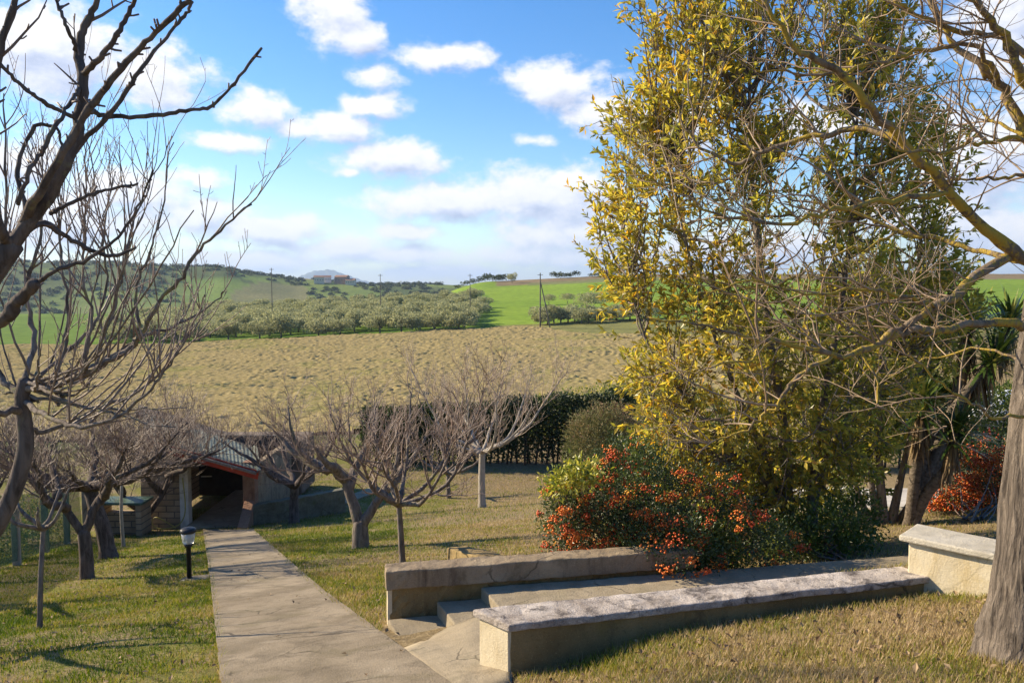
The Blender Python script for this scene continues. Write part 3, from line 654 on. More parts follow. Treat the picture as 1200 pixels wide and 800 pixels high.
# --- near left tree, cropped by the frame
LTc = [dict(n=2.6, len=.34, ang=48, up=.35, r=.0075, wob=.13, seg=5, sides=5, trop=.25), dict(n=9, len=.07, ang=55, up=.1, r=.0045, wob=.1, seg=3, sides=4, rt=.0028)]
SPUR = [dict(n=13, len=.045, ang=62, up=.1, r=.005, wob=.1, seg=3, sides=5, rt=.004), dict(n=0, len=.1, ang=40, up=0, r=.003, wob=.1, seg=3, sides=3)]
d_ = 3.3; bx_, by_ = P(-160, 700, d_)[:2]; base = np.array([bx_, by_, gz(bx_, by_)])
root = tree_root('fruit_tree', 'nearest bare fruit tree, its thick dark branches reaching in from the left edge', base)
lm = Tubes(); tw = Tubes()
tk = smooth_line([base - [0, 0, .1], P(-150, 620, d_), P(-115, 500, d_), P(-60, 390, d_), P(-20, 330, d_), P(15, 285, d_)], 26)
tr = Tubes(); tr.add(tk, np.interp(np.linspace(0, 1, 26), [0, .1, .5, 1], [.13, .095, .075, .045]), 12); tr.obj('trunk', M_darkbark, root, base)
LB = [
 ([(12, 288, 0), (49, 240, 0), (79, 180, 0), (94, 139, .05), (97, 94, .05), (92, 64, .08), (101, 30, .1), (114, 0, .1), (125, -40, .1)], .034, .008),
 ([(97, 88, .05), (109, 75, 0), (135, 45, -.05), (154, 8, -.05), (165, -30, -.1)], .014, .007),
 ([(25, 262, 0), (52, 216, -.1), (101, 135, -.15), (142, 79, -.2), (180, 41, -.25), (217, 4, -.3), (235, -20, -.3)], .018, .007),
 ([(60, 225, .05), (90, 172, .1), (124, 139, .1), (154, 97, .1), (184, 56, .15), (214, 22, .2), (226, 2, .2)], .013, .006),
 ([(94, 139, .05), (109, 131, .1), (127, 137, .2), (180, 136, .3), (221, 129, .35), (251, 122, .4), (274, 97, .4), (307, 56, .45)], .0115, .006),
 ([(94, 139, .05), (67, 129, 0), (45, 116, -.1), (22, 97, -.15), (0, 75, -.2), (-30, 50, -.2)], .010, .006),
 ([(92, 64, .08), (79, 34, 0), (66, 0, 0), (55, -30, 0)], .009, .005),
 ([(95, 100, .05), (88, 112, 0), (71, 139, -.1), (49, 176, -.15), (34, 202, -.2), (20, 240, -.2)], .009, .008),
 ([(60, 250, .1), (71, 244, .1), (105, 229, .15), (139, 219, .2), (163, 216, .2)], .010, .005),
 ([(12, 288, 0), (0, 265, -.1), (-20, 200, -.2), (-10, 140, -.2), (0, 60, -.2), (15, 10, -.2), (25, -30, -.2)], .024, .010),
 ([(-60, 390, 0), (0, 377, -.1), (20, 353, -.15), (42, 332, -.2)], .032, .024),
 ([(15, 285, 0), (50, 262, .1), (90, 285, .2), (130, 300, .25), (160, 290, .3)], .014, .006),
 ([(20, 353, -.15), (60, 320, -.2), (110, 300, -.2), (150, 262, -.2), (180, 200, -.2)], .010, .004),
 ([(-20, 330, 0), (5, 300, .1), (30, 250, .15), (20, 200, .2), (40, 150, .25), (65, 150, .3), (75, 175, .3)], .014, .006),
]
for pts, r0, r1 in LB:
    n_ = 6 + 5 * len(pts); q = px_line([(u, v, d_ + dd) for u, v, dd in pts], n_); q[1:] += rng.normal(0, .0025, (n_ - 1, 3)); rr = np.linspace(r0, r1, n_) * knob(n_, .11)
    lm.add(q, rr, 8); sprout(tw, q, rr, SPUR, 0, .1)
    if r0 > .017: sprout(tw, q, rr, LTc, 0, .2)
lm.obj('limbs', M_darkbark, root, base); tw.obj('twigs', M_twig_dark, root, base)

# --- second left tree with many upright shoots
SHc = [dict(n=8.5, len=.85, ang=45, up=.75, r=.008, wob=.09, seg=7, sides=5, trop=.55, minz=0), dict(n=5.5, len=.32, ang=42, up=.45, r=.0042, wob=.1, seg=5, sides=4, trop=.4, rt=.0016), dict(n=7, len=.05, ang=55, up=.1, r=.0026, wob=.1, seg=3, sides=3)]
d_ = 5.2; bp = P(-40, 700, d_); base = np.array([bp[0], bp[1], gz(bp[0], bp[1])])
root = tree_root('fruit_tree', 'sprawling bare fruit tree at the left, upright shoots rising above the horizon', base)
lm = Tubes(); tw = Tubes(); tr = Tubes()
tk = smooth_line([base - [0, 0, .1], P(-30, 680, d_), P(0, 610, d_), P(18, 570, d_), P(30, 520, d_), P(26, 470, d_), P(30, 445, d_)], 28)
tr.add(tk, np.interp(np.linspace(0, 1, 28), [0, .15, .6, 1], [.075, .055, .05, .042]), 12); tr.obj('trunk', M_darkbark, root, base)
LC = [
 ([(28, 455, 0), (80, 447, -.1), (127, 423, -.2), (157, 403, -.25), (167, 387, -.3), (187, 353, -.35), (213, 323, -.4), (229, 298, -.4), (259, 270, -.45), (293, 236, -.5)], .024, .005),
 ([(83, 446, -.1), (130, 418, .1), (167, 395, .2), (213, 378, .3), (253, 353, .35), (262, 340, .35)], .018, .004),
 ([(30, 500, 0), (53, 505, .1), (113, 480, .2), (167, 453, .3), (207, 413, .35), (230, 373, .4), (240, 345, .4)], .018, .004),
 ([(100, 437, -.15), (100, 410, -.2), (107, 367, -.2), (97, 333, -.25), (100, 280, -.25), (102, 225, -.2), (98, 165, -.2)], .014, .003),
 ([(60, 448, -.1), (70, 433, 0), (80, 367, .05), (72, 300, .1), (70, 240, .1), (72, 190, .15)], .014, .003),
 ([(112, 432, -.15), (120, 400, -.1), (133, 360, 0), (143, 320, 0), (152, 275, .05), (172, 225, .1), (202, 160, .1)], .015, .003),
 ([(160, 400, -.25), (162, 387, -.3), (160, 343, -.3), (173, 300, -.35), (190, 245, -.4), (201, 165, -.4)], .012, .003),
 ([(26, 465, 0), (0, 440, .1), (-20, 390, .2), (-10, 320, .3), (5, 270, .3), (8, 190, .3), (2, 110, .3)], .024, .004),
 ([(28, 450, 0), (40, 400, .2), (30, 340, .3), (45, 290, .3), (50, 230, .35), (48, 170, .35)], .022, .003),
 ([(28, 470, 0), (60, 490, -.3), (100, 500, -.5), (150, 480, -.6), (190, 440, -.65), (215, 400, -.7)], .018, .004),
 ([(26, 480, 0), (-20, 480, -.3), (-70, 440, -.4), (-110, 380, -.5), (-120, 300, -.5)], .026, .005),
 ([(28, 455, 0), (70, 420, .4), (110, 380, .6), (125, 330, .7), (122, 260, .7), (135, 200, .75)], .018, .003),
]
for k_ in range(22):
    eu, ev, ed = rng.uniform(-60, 235), rng.uniform(190, 520), rng.uniform(-.9, .9); su, sv = rng.uniform(20, 75), rng.uniform(440, 475)
    LC.append(([(su, sv, 0), (su + (eu - su) * .45, sv + (ev - sv) * .25 + 12, ed * .5), (eu, ev, ed)], .0125, .003))
for pts, r0, r1 in LC:
    n_ = 6 + 4 * len(pts); q = px_line([(u, v, d_ + dd) for u, v, dd in pts], n_); q[1:] += rng.normal(0, .006, (n_ - 1, 3)); rr = np.linspace(r0, r1, n_) * knob(n_, .16)
    lm.add(q, rr, 7); sprout(tw, q, rr, SHc if r0 > .013 else SHc[1:], 0, .2)
lm.obj('limbs', M_fruitbark, root, base); tw.obj('twigs', M_twig, root, base)

# --- procedural orchard trees
def orchard(name, label, uv, height, spread, trunk_h, tr_r, nl, mats, scale=1.0, trunk_pts=None, limbs=None, dens=1.0, lf=.62, group=None, upright=.5, low=25, base=None, cfg=None):
    base = G(*uv) if base is None else base
    root = tree_root(name, label, base, group); lm = Tubes(); tw = Tubes(); tr = Tubes()
    if trunk_pts is None: trunk_pts = [(0, 0, -.1), (rng.normal(0, .03), rng.normal(0, .03), trunk_h * .5), (rng.normal(0, .05), rng.normal(0, .05), trunk_h)]
    tp = smooth_line(np.array(trunk_pts) + base, 14); n_t = len(tp)
    tr.add(tp, np.interp(np.linspace(0, 1, 14), [0, .12, 1], [tr_r * 1.45, tr_r, tr_r * .82]), 10); 
    if limbs is None:
        limbs = []
        for i in range(nl):
            a = 2 * math.pi * (i + rng.uniform(-.3, .3)) / nl; sp = spread * rng.uniform(.75, 1.1); hh = (height - trunk_h)
            mid = np.array([math.cos(a) * sp * .55, math.sin(a) * sp * .55, trunk_h + hh * rng.uniform(.12, .25)])
            end = np.array([math.cos(a) * sp, math.sin(a) * sp, trunk_h + hh * rng.uniform(.35, .7) * (.6 + upright)])
            limbs.append([tuple(np.array(trunk_pts[-1]) - [0, 0, .05]), tuple(mid), tuple(end)])
    c = cfg or [dict(n=5.0 * dens, len=height * .30, ang=52, up=upright * .7, r=.014, wob=.13, seg=7, sides=4, trop=upright * .9, minz=-.1, cmin=.08, tip=1, rt=.004),
         dict(n=5.0 * dens, len=height * .17, ang=48, up=upright * .55, r=.0065, wob=.10, seg=5, sides=3, trop=upright * .6, rt=.003, tip=1),
         dict(n=6.5 * dens, len=height * .07, ang=42, up=.35, r=.005, wob=.12, seg=3, sides=3, rt=.003)]
    for L in limbs:
        n_ = 12; q = smooth_line(np.array(L) + base, n_); q[2:] += np.cumsum(rng.normal(0, .016 * spread, (n_ - 2, 3)), 0) * .8; rr = tr_r * lf * (1 - np.linspace(0, 1, n_)) ** .8 * knob(n_, .10) + .010
        lm.add(q, rr, 7); sprout(tw, q, rr, c, 0, .2)
    tr.obj('trunk', mats[0], root, base); lm.obj('limbs', mats[0], root, base); tw.obj('twigs', mats[1], root, base)
    return root
FB = (M_fruitbark, M_twig); DBk = (M_darkbark, M_twig_dark)
# forked tree in the middle lawn
s_ = 1 / F
g = G(423, 641); sc1 = g[1] / F
orchard('fruit_tree', 'bare fruit tree with a thick forked trunk on the lawn right of the path', None, 3.6, 1.7, .55, .17, 0, FB, base=g, dens=1.15,
        trunk_pts=[(0, 0, -.1), (-.01, 0, .28), (.0, 0, .5)],
        limbs=[[(0, 0, .35), (-.16, .05, .85), (-.33, .1, 1.35), (-.8, .0, 1.55), (-1.15, -.1, 2.0), (-1.3, -.1, 2.7)],
               [(0, 0, .4), (.25, -.05, .8), (.55, -.1, 1.2), (.75, -.1, 1.7), (.8, -.2, 2.4)],
               [(-.25, .08, 1.1), (-.1, .4, 1.6), (.1, .7, 2.1), (.1, .9, 2.8)], [(-.3, .1, 1.3), (-.5, -.5, 1.7), (-.7, -.9, 2.3)], [(-.6, .0, 1.5), (-1.3, .4, 1.7), (-1.8, .6, 2.2)],
               [(.5, -.1, 1.15), (.9, .3, 1.6), (1.3, .5, 2.2)]])
orchard('fruit_tree', 'slim dark bare tree right in front of the forked one, single straight trunk', (472, 660), 2.95, 1.25, .95, .05, 8, FB, dens=1.4, upright=.6)
PB = (M_palebark, M_twig_pale)
orchard('bare_tree', 'pale smooth trunked bare tree on the far lawn in front of the dark hedge', (565, 594), 4.6, 2.3, 1.8, .12, 10, PB, dens=.9, lf=.42, upright=.8)
orchard('fruit_tree', 'small bare tree in hedge shade, left of the pale trunk', (526, 583), 3.2, 1.7, .9, .09, 6, FB, dens=.8)
orchard('fruit_tree', 'bare fruit tree with a dark trunk beside the shed, right of its doorway', (345, 612), 3.9, 1.9, 1.2, .15, 7, DBk, dens=1.1)
orchard('fruit_tree', 'bare fruit tree with a Y shaped trunk on the left lawn', (102, 678), 3.4, 2.0, .9, .12, 0, DBk, dens=1.7,
        trunk_pts=[(0, 0, -.1), (0, 0, .4), (-.03, 0, .85)],
        limbs=[[(-.03, 0, .75), (-.3, -.1, 1.3), (-.7, -.2, 1.7), (-1.1, -.3, 2.2)], [(-.03, 0, .8), (.2, .1, 1.25), (.45, .1, 1.55), (1.1, .2, 1.9), (1.6, .2, 2.4)],
               [(.2, .1, 1.3), (.3, .7, 1.8), (.5, 1.2, 2.4)], [(-.25, -.1, 1.25), (-.2, -.8, 1.7), (-.1, -1.3, 2.3)], [(.3, .1, 1.4), (.7, -.5, 1.9), (1.2, -.8, 2.4)], [(-.4, -.1, 1.45), (-.8, .5, 1.8), (-1.3, .8, 2.4)]])
orchard('fruit_tree', 'bare fruit tree with a dark leaning trunk behind the Y shaped one', (128, 653), 3.8, 2.3, 1.5, .17, 8, DBk, dens=1.7, trunk_pts=[(0, 0, -.1), (-.1, 0, .6), (-.25, 0, 1.1), (-.45, .1, 1.6)])
orchard('fruit_tree', 'dark V shaped bare tree against the brick wall left of the shed doorway', (170, 622), 4.2, 2.2, .5, .15, 0, DBk, dens=1.7,
        trunk_pts=[(0, 0, -.1), (0, 0, .3), (-.02, 0, .5)],
        limbs=[[(0, 0, .4), (-.5, -.1, 1.0), (-.9, -.2, 1.7), (-1.3, -.2, 2.6)], [(0, 0, .4), (.4, 0, .9), (.75, .1, 1.7), (1.0, .1, 2.5), (1.5, 0, 3.0)], [(.5, 0, 1.2), (.4, -.7, 1.9), (.7, -1.0, 2.6)], [(-.6, -.1, 1.2), (-.4, -.8, 2.0), (-.3, -1.2, 2.7)], [(.7, .1, 1.7), (1.5, -.4, 2.1), (2.2, -.6, 2.5)]])
orchard('sapling', 'thin pale sapling on the left lawn near the brick wall', (145, 640), 2.8, .7, 1.7, .045, 5, (M_palebark, M_twig_pale), dens=1.6)
sapc = [dict(n=5, len=.3, ang=40, up=.3, r=.006, wob=.12, seg=5, sides=4, trop=.3), dict(n=6, len=.12, ang=42, up=.2, r=.003, wob=.12, seg=3, sides=3, rt=.0016)]
orchard('sapling', 'young thin sapling with a few twigs, nearest tree standing on the left lawn', (46, 735), 1.7, .35, 1.15, .030, 5, (M_fruitbark, M_twig_grey), cfg=sapc)
# extra orchard trees at the far left behind the fence line
orchard('fruit_tree', 'bare fruit tree half hidden beside the concrete fence posts at the left', None, 3.6, 2.0, 1.0, .13, 7, DBk, dens=.9, base=np.array([-15.2, 21.5, gz(-15.2, 21.5)]))

# ------------------------------------------------------------------ leafy trees and shrubs
def noise_at(p, s, off=0):
    return np.array([mn.noise(Vector((q[0] * s + off, q[1] * s, q[2] * s))) for q in p])
def leafy(name, label, cat, base, trunks, ells, nmid, nshoot, nleaf, llen, lwid, mat, barkm, bulk=(.07, .025), shoot=.38, upk=.7, tint_f=None, group=None, twigm=None, ends=None, ctr=None):
    root = thing(name, label, cat, base, 0, group); tr = Tubes(); br = Tubes()
    for tpts, r0 in trunks:
        q = smooth_line(tpts, 14); tr.add(q, np.interp(np.linspace(0, 1, 14), [0, .1, .45, 1], [r0 * 1.3, r0, r0 * .62, r0 * .22]), 9)
    tops = np.array([t_[0][-1] for t_ in trunks]); pos = []; dr_ = []; nr_ = []
    if ends is not None:
        sk = np.concatenate([smooth_line(t_[0], 40)[8:] for t_ in trunks])
        for p1 in ends:
            dd_ = np.linalg.norm(sk - (p1 - [0, 0, .55]), axis=1) + np.where(sk[:, 2] > p1[2] - .15, 2, 0) + rng.random(len(sk)) * .5
            p0 = sk[dd_.argmin()]; L0 = np.linalg.norm(p1 - p0); mid = (p0 + p1) / 2 + np.array([0, 0, -.18]) * L0 + rng.normal(0, .09, 3)
            qq = smooth_line([p0, mid, p1], 8); br.add(qq, np.linspace(.008 + .007 * L0, .004, 8), 4)
            for k_ in range(rng.poisson(nshoot) + 1):
                a = qq[rng.integers(4, 8)]; od = unit(unit(a - ctr) * .55 + rng.normal(0, .5, 3) + np.array([0, 0, upk])); L = shoot * rng.uniform(.5, 1.35)
                s, rr = grow(a, od, L, .0045, .002, 4, .12, (0, 0, .3)); br.add(s, rr, 3)
                nl = max(3, int(nleaf * rng.uniform(.5, 1.4))); tt = .2 + .8 * np.sqrt(rng.random(nl))
                pos.append(np.array([np.interp(tt, np.linspace(0, 1, 4), s[:, i_]) for i_ in range(3)]).T); dr_.append(rdir(nl) * .75 + unit(s[-1] - s[0]) * .8)
        ells = []
    for (c, rad, wgt) in ells:
        c = np.array(c); rad = np.array(rad); top = tops[np.argmin(np.linalg.norm(tops - c, axis=1))]
        q = smooth_line([top, (top + c) / 2 + rng.normal(0, .08, 3), c], 8); br.add(q, np.linspace(bulk[0] * .8, bulk[1], 8), 6)
        for j in range(int(nmid * wgt)):
            e = rdir(1)[0]; e[2] = e[2] * .9 + .1; e = unit(e); p1 = c + e * rad * rng.uniform(.45, 1.0)
            p0 = q[rng.integers(2, 8)]; mid = (p0 + p1) / 2 + np.array([0, 0, -.1]) * np.linalg.norm(p1 - p0) + rng.normal(0, .05, 3)
            qq = smooth_line([p0, mid, p1], 7); br.add(qq, np.linspace(bulk[1] * .7, .004, 7), 4)
            for k_ in range(nshoot):
                a = qq[rng.integers(3, 7)]; od = unit(unit(a - c) * .7 + rng.normal(0, .45, 3) + np.array([0, 0, upk])); L = shoot * rng.uniform(.5, 1.3)
                s, rr = grow(a, od, L, .0045, .002, 4, .12, (0, 0, .3)); br.add(s, rr, 3)
                nl = max(3, int(nleaf * rng.uniform(.6, 1.3))); tt = .25 + .75 * np.sqrt(rng.random(nl)); lp = s[0] + (s[-1] - s[0]) * tt[:, None]
                lp = np.array([np.interp(tt, np.linspace(0, 1, 4), s[:, i_]) for i_ in range(3)]).T
                dd = rdir(nl) * .75 + unit(s[-1] - s[0]) * .8; pos.append(lp); dr_.append(dd)
    pos = np.concatenate(pos); dr_ = np.concatenate(dr_); N = len(pos); nr_ = rdir(N) * .8 + np.array([0, 0, .8])
    tint = tint_f(pos) if tint_f else rng.random(N)
    tr.obj('trunk', barkm, root, base); br.obj('branches', twigm or barkm, root, base)
    ln = llen * rng.uniform(.6, 1.25, N); leaves('crown', pos, dr_, nr_, ln, ln * lwid, np.clip(tint, 0, 1), mat, root, base)
    return root, N
M_bay = leafmat('bay_leaves', [(0, (.13, .15, .03)), (.3, (.25, .245, .045)), (.55, (.41, .35, .075)), (.8, (.57, .43, .085)), (1, (.54, .30, .06))], .56, .38, .5)
M_green = leafmat('green_leaves', [(0, (.06, .09, .02)), (.5, (.13, .17, .035)), (.8, (.25, .25, .05)), (1, (.46, .36, .07))], .45, .4, .5)
def E(u, v, d, ru, rv, rd=None, w=1):
    k_ = d / F; return (P(u, v, d), (ru * k_, rd or (ru + rv) * .5 * k_ * .8, rv * k_), w)
d_ = 10.2; b1 = G(924, 640); b2 = G(950, 652)
base = np.array([(b1[0] + b2[0]) / 2, (b1[1] + b2[1]) / 2, gz((b1[0] + b2[0]) / 2, (b1[1] + b2[1]) / 2)])
trunks = [([b1 - [0, 0, .1], P(922, 580, d_), P(918, 500, d_), P(905, 420, d_), P(890, 300, d_), P(880, 200, d_), P(878, 90, d_)], .085),
          ([b2 - [0, 0, .1], P(954, 560, d_), P(965, 470, d_), P(985, 360, d_), P(1000, 240, d_), P(1005, 120, d_)], .07),
          ([b1 - [0, 0, .1], P(915, 585, d_), P(880, 500, d_ - .2), P(840, 400, d_ - .3), P(805, 290, d_ - .4), P(790, 180, d_ - .4)], .05)]
ells = [E(880, 100, d_, 120, 110, w=.7), E(960, 60, d_, 120, 120, w=.6), E(800, 200, d_ - .3, 80, 150, w=1), E(890, 240, d_, 120, 130, w=1.1), E(1010, 230, d_ + .2, 110, 140, w=.75),
        E(755, 290, d_ - .4, 52, 90, w=.6), E(812, 370, d_ - .4, 85, 110, w=1), E(915, 390, d_ - .1, 110, 110, w=1), E(1010, 390, d_ + .2, 90, 110, w=.8), E(830, 480, d_ - .5, 78, 75, w=.8), E(915, 490, d_ - .2, 85, 70, w=.7), E(990, 490, d_, 70, 70, w=.6), E(805, 535, d_ - .5, 62, 42, w=.5), E(875, 545, d_ - .2, 55, 40, w=.45), E(1075, 180, d_ + .4, 75, 130, w=.6), E(1120, 330, d_ + .6, 50, 90, w=.4), E(1120, 90, d_ + .5, 60, 100, w=.35), E(1090, 400, d_ + .4, 45, 70, w=.3),
        E(870, -40, d_, 120, 100, w=.5), E(1080, 300, d_ + .4, 50, 110, w=.35), E(728, 215, d_ - .3, 26, 60, w=.18), E(775, 110, d_ - .3, 45, 70, w=.3)]
def bay_tint(p):
    n_ = noise_at(p, .9) * .55 + noise_at(p, 3.2, 5) * .25; sun_side = np.clip((4.2 - p[:, 0]) / 3.5, 0, 1)  # leaf tint shifts yellower to the left, sunlit side painted into the colour
    return .44 + .12 * sun_side + n_ * .38 + rng.normal(0, .21, len(p))
outl = np.array([(765, -60), (735, 45), (762, 95), (722, 125), (697, 160), (716, 200), (692, 235), (704, 300), (734, 345), (728, 390), (740, 440), (752, 500), (790, 552), (850, 585), (905, 580), (965, 570), (1015, 540), (1065, 480), (1105, 420), (1132, 340), (1142, 260), (1118, 200), (1096, 120), (1070, 50), (1050, -60)], float)
ends = []
while len(ends) < 600:
    u, v = rng.uniform(685, 1145), rng.uniform(-60, 590)
    if not inpoly(np.array([u]), np.array([v]), outl)[0]: continue
    if mn.noise(Vector((u / 48, v / 60, 2.2))) < -.24 - .12 * (v > 330): continue
    if v < 260 and rng.random() < .15: continue
    edge = np.min(np.hypot(outl[:, 0] - u, outl[:, 1] - v)); ends.append(P(u, v, d_ + rng.normal(0, 1) * min(.9, .25 + edge / 160)))
trunks += [([b2 - [0, 0, .1], P(958, 570, d_), P(985, 500, d_ + .1), P(1040, 420, d_ + .3), P(1075, 320, d_ + .3), P(1085, 190, d_ + .3)], .045),
           ([b1 - [0, 0, .1], P(905, 575, d_ - .1), P(850, 520, d_ - .2), P(790, 450, d_ - .3), P(750, 380, d_ - .3), P(730, 270, d_ - .3)], .04)]
leafy('evergreen_tree', 'tall broadleaved evergreen tree with yellowing leaves behind the bare lichen branches', 'tree', base, trunks, [], 0, 7.8, 11, .104, .38, M_bay, M_fruitbark, (.045, .016), .40, .30, bay_tint, ends=ends, ctr=P(910, 330, d_))
# darker bay-like shrub with several pale stems
d2 = 13.0; base = G(1035, 613)
tr_ = []
for (u0, u1, v1, u2, v2, r_) in ((1024, 1000, 560, 985, 490, .06), (1030, 1018, 540, 1010, 440, .065), (1036, 1030, 520, 1035, 420, .08), (1042, 1060, 540, 1075, 470, .075), (1046, 1080, 560, 1090, 480, .06)):
    tr_.append(([P(u0, 615, base[1]) - [0, 0, .12], P(u1, v1, base[1]), P(u2, v2, base[1] + .1)], r_))
ells = [E(985, 470, d2, 75, 75), E(1040, 420, d2, 70, 70), E(1085, 480, d2, 50, 50, w=.7), E(1000, 540, d2 - .3, 50, 40, w=.6), E(1030, 350, d2, 70, 70, w=.9), E(950, 420, d2 + .3, 60, 70, w=.6), E(1090, 380, d2 + .5, 60, 80, w=.6)]
leafy('evergreen_shrub', 'large dark evergreen shrub with several fanned stems behind the cream wall', 'shrub', base, tr_, ells, 36, 6, 10, .13, .38, M_green, M_fruitbark, (.05, .02), .4, .5)

# shrubs made of small leaves
def shrub(name, label, base, ells, n, llen, lwid, mat, tint_f=None, stems=14, group=None, cat='shrub', shell=.45, stemm=None, extra_up=.2):
    root = thing(name, label, cat, base, 0, group); tb = Tubes(); P_ = []; Dd = []
    wg = np.array([e[2] * e[1][0] * e[1][2] for e in ells]); wg = wg / wg.sum()
    for e, w_ in zip(ells, wg):
        c, rad, _ = e; c = np.array(c); rad = np.array(rad); m = int(n * w_); ntw = max(1, m // 9)
        dirs = rdir(ntw); rr = (shell + (1 - shell) * rng.random(ntw) ** .6); lump = 1 + .22 * noise_at(dirs * 2.2 + c * 1.7, 1.6)
        tip = c + dirs * rad * (rr * lump)[:, None]
        for q in range(9):
            off = rng.normal(0, llen * 1.1, (ntw, 3)); P_.append(tip + off); Dd.append(dirs * .8 + rdir(ntw) * .8 + np.array([0, 0, extra_up]))
        for s in range(max(2, int(stems * w_))):
            d1_ = unit(rdir(1)[0] + [0, 0, .5]); q = smooth_line([np.array(base) + np.array([rng.normal(0, .12), rng.normal(0, .1), 0]), (np.array(base) + c) / 2 + rng.normal(0, .08, 3), c + d1_ * rad * .85], 8); tb.add(q, np.linspace(.016, .004, 8), 4)
    P_ = np.concatenate(P_); Dd = np.concatenate(Dd); ok = P_[:, 2] > ground(P_[:, 0], P_[:, 1]) + .02; P_ = P_[ok]; Dd = Dd[ok]; N = len(P_)
    tint = tint_f(P_) if tint_f else rng.random(N); ln = llen * rng.uniform(.6, 1.3, N)
    tb.obj('stems', stemm or M_twig_dark, root, base); leaves('foliage', P_, Dd, rdir(N) + np.array([0, 0, .6]), ln, ln * lwid, np.clip(tint, 0, 1), mat, root, base)
    return root
M_pyr = leafmat('firethorn_leaves', [(0, (.02, .038, .012)), (.5, (.05, .08, .022)), (1, (.10, .135, .035))], .2, .45, .5)
M_euo = leafmat('variegated_leaves', [(0, (.05, .085, .015)), (.45, (.12, .16, .03)), (.75, (.34, .34, .05)), (1, (.62, .55, .11))], .3, .4, .5)
M_round = leafmat('reddish_clipped_leaves', [(0, (.08, .09, .035)), (.5, (.17, .175, .07)), (.8, (.26, .20, .10)), (1, (.30, .19, .12))], .2, .6, .2)
M_hedge = leafmat('hedge_leaves', [(0, (.016, .028, .009)), (.6, (.045, .068, .018)), (1, (.09, .115, .03))], .15, .5, .3)
M_berry = leafmat('berries', [(0, (.40, .04, .012)), (.45, (.62, .11, .016)), (.8, (.74, .22, .025)), (1, (.80, .42, .05))], 0, .35, .5)
OCT = np.array([(1, 0, 0), (-1, 0, 0), (0, 1, 0), (0, -1, 0), (0, 0, 1), (0, 0, -1)], float)
OF = np.array([(0, 2, 4), (2, 1, 4), (1, 3, 4), (3, 0, 4), (2, 0, 5), (1, 2, 5), (3, 1, 5), (0, 3, 5)])
def berries(root, base, ells, ncl, per, r, spread, bias=None, zlo=None):
    pts = []; tint = []; wg = np.array([e[2] * e[1][0] * e[1][2] for e in ells]); wg = wg / wg.sum()
    for e, w_ in zip(ells, wg):
        c, rad, _ = e; m = int(ncl * w_)
        for j in range(m):
            dv = rdir(1)[0]; 
            if dv[1] > .35: dv[1] *= -1
            lump = 1 + .22 * float(noise_at([dv * 2.2 + np.array(c) * 1.7], 1.6)[0])
            q = np.array(c) + dv * np.array(rad) * rng.uniform(.85, 1.04) * lump
            if bias is not None and rng.random() > bias(q): continue
            k_ = rng.integers(per // 2, per * 2); sp_r = spread * rng.uniform(.6, 1.4); pts.append(q + rng.normal(0, sp_r, (k_, 3)) * [1.2, 1, .8]); tint.append(np.clip(np.full(k_, rng.beta(2, 2)) + rng.normal(0, .1, k_), 0, 1))
    pts = np.concatenate(pts); tint = np.concatenate(tint); ok = pts[:, 2] > ground(pts[:, 0], pts[:, 1]) + .05; pts = pts[ok]; tint = tint[ok]; N = len(pts)
    V = (pts[:, None, :] + OCT[None] * (r * rng.uniform(.7, 1.2, N))[:, None, None]).reshape(-1, 3) - base
    Fc = (np.arange(N)[:, None, None] * 6 + OF[None]).reshape(-1, 3)
    o = link('berries', mesh_np('berries', V, [Fc], M_berry, tint=np.repeat(tint, 6), smooth=True), root); o['kind'] = 'stuff'
dp = 8.9; base = np.array([*P(780, 660, dp)[:2], 0]); base[2] = gz(*base[:2])
pe = [E(690, 605, dp - .1, 58, 62), E(745, 580, dp, 75, 72), E(800, 610, dp - .1, 85, 72), E(720, 625, dp - .3, 60, 40), E(860, 632, dp - .5, 66, 45), E(800, 642, dp - .9, 55, 36), E(775, 630, dp - .6, 60, 40), E(662, 612, dp - .3, 30, 38, w=.8), E(668, 595, dp - .2, 30, 40, w=.6), E(740, 545, dp + .2, 40, 30), E(905, 640, dp, 40, 35, w=.8)]
root = shrub('berry_bush', 'large dark green bush covered in orange red berries above the back wall', base, pe, 34000, .036, .5, M_pyr, lambda p: .45 + .5 * noise_at(p, 2.5) + rng.normal(0, .22, len(p)), 40)
berries(root, base, pe, 400, 20, .0125, .03, lambda q: .15 + .85 * (float(noise_at([q], 2.2, 11)[0]) > -.05 - .35 * (q[0] < 1.15)))
# second berry bush at right
dq = 13.2; base = G(1145, 612); pe2 = [E(1130, 570, dq, 45, 48), E(1165, 560, dq, 45, 50), E(1105, 590, dq, 30, 28), E(1190, 575, dq + .2, 45, 45), E(1150, 590, dq - .2, 50, 30)]
root = shrub('berry_bush', 'bush with rusty orange berries half hidden behind the big trunk', base, pe2, 14000, .045, .5, M_pyr, None, 16)
berries(root, base, pe2, 420, 16, .018, .05)
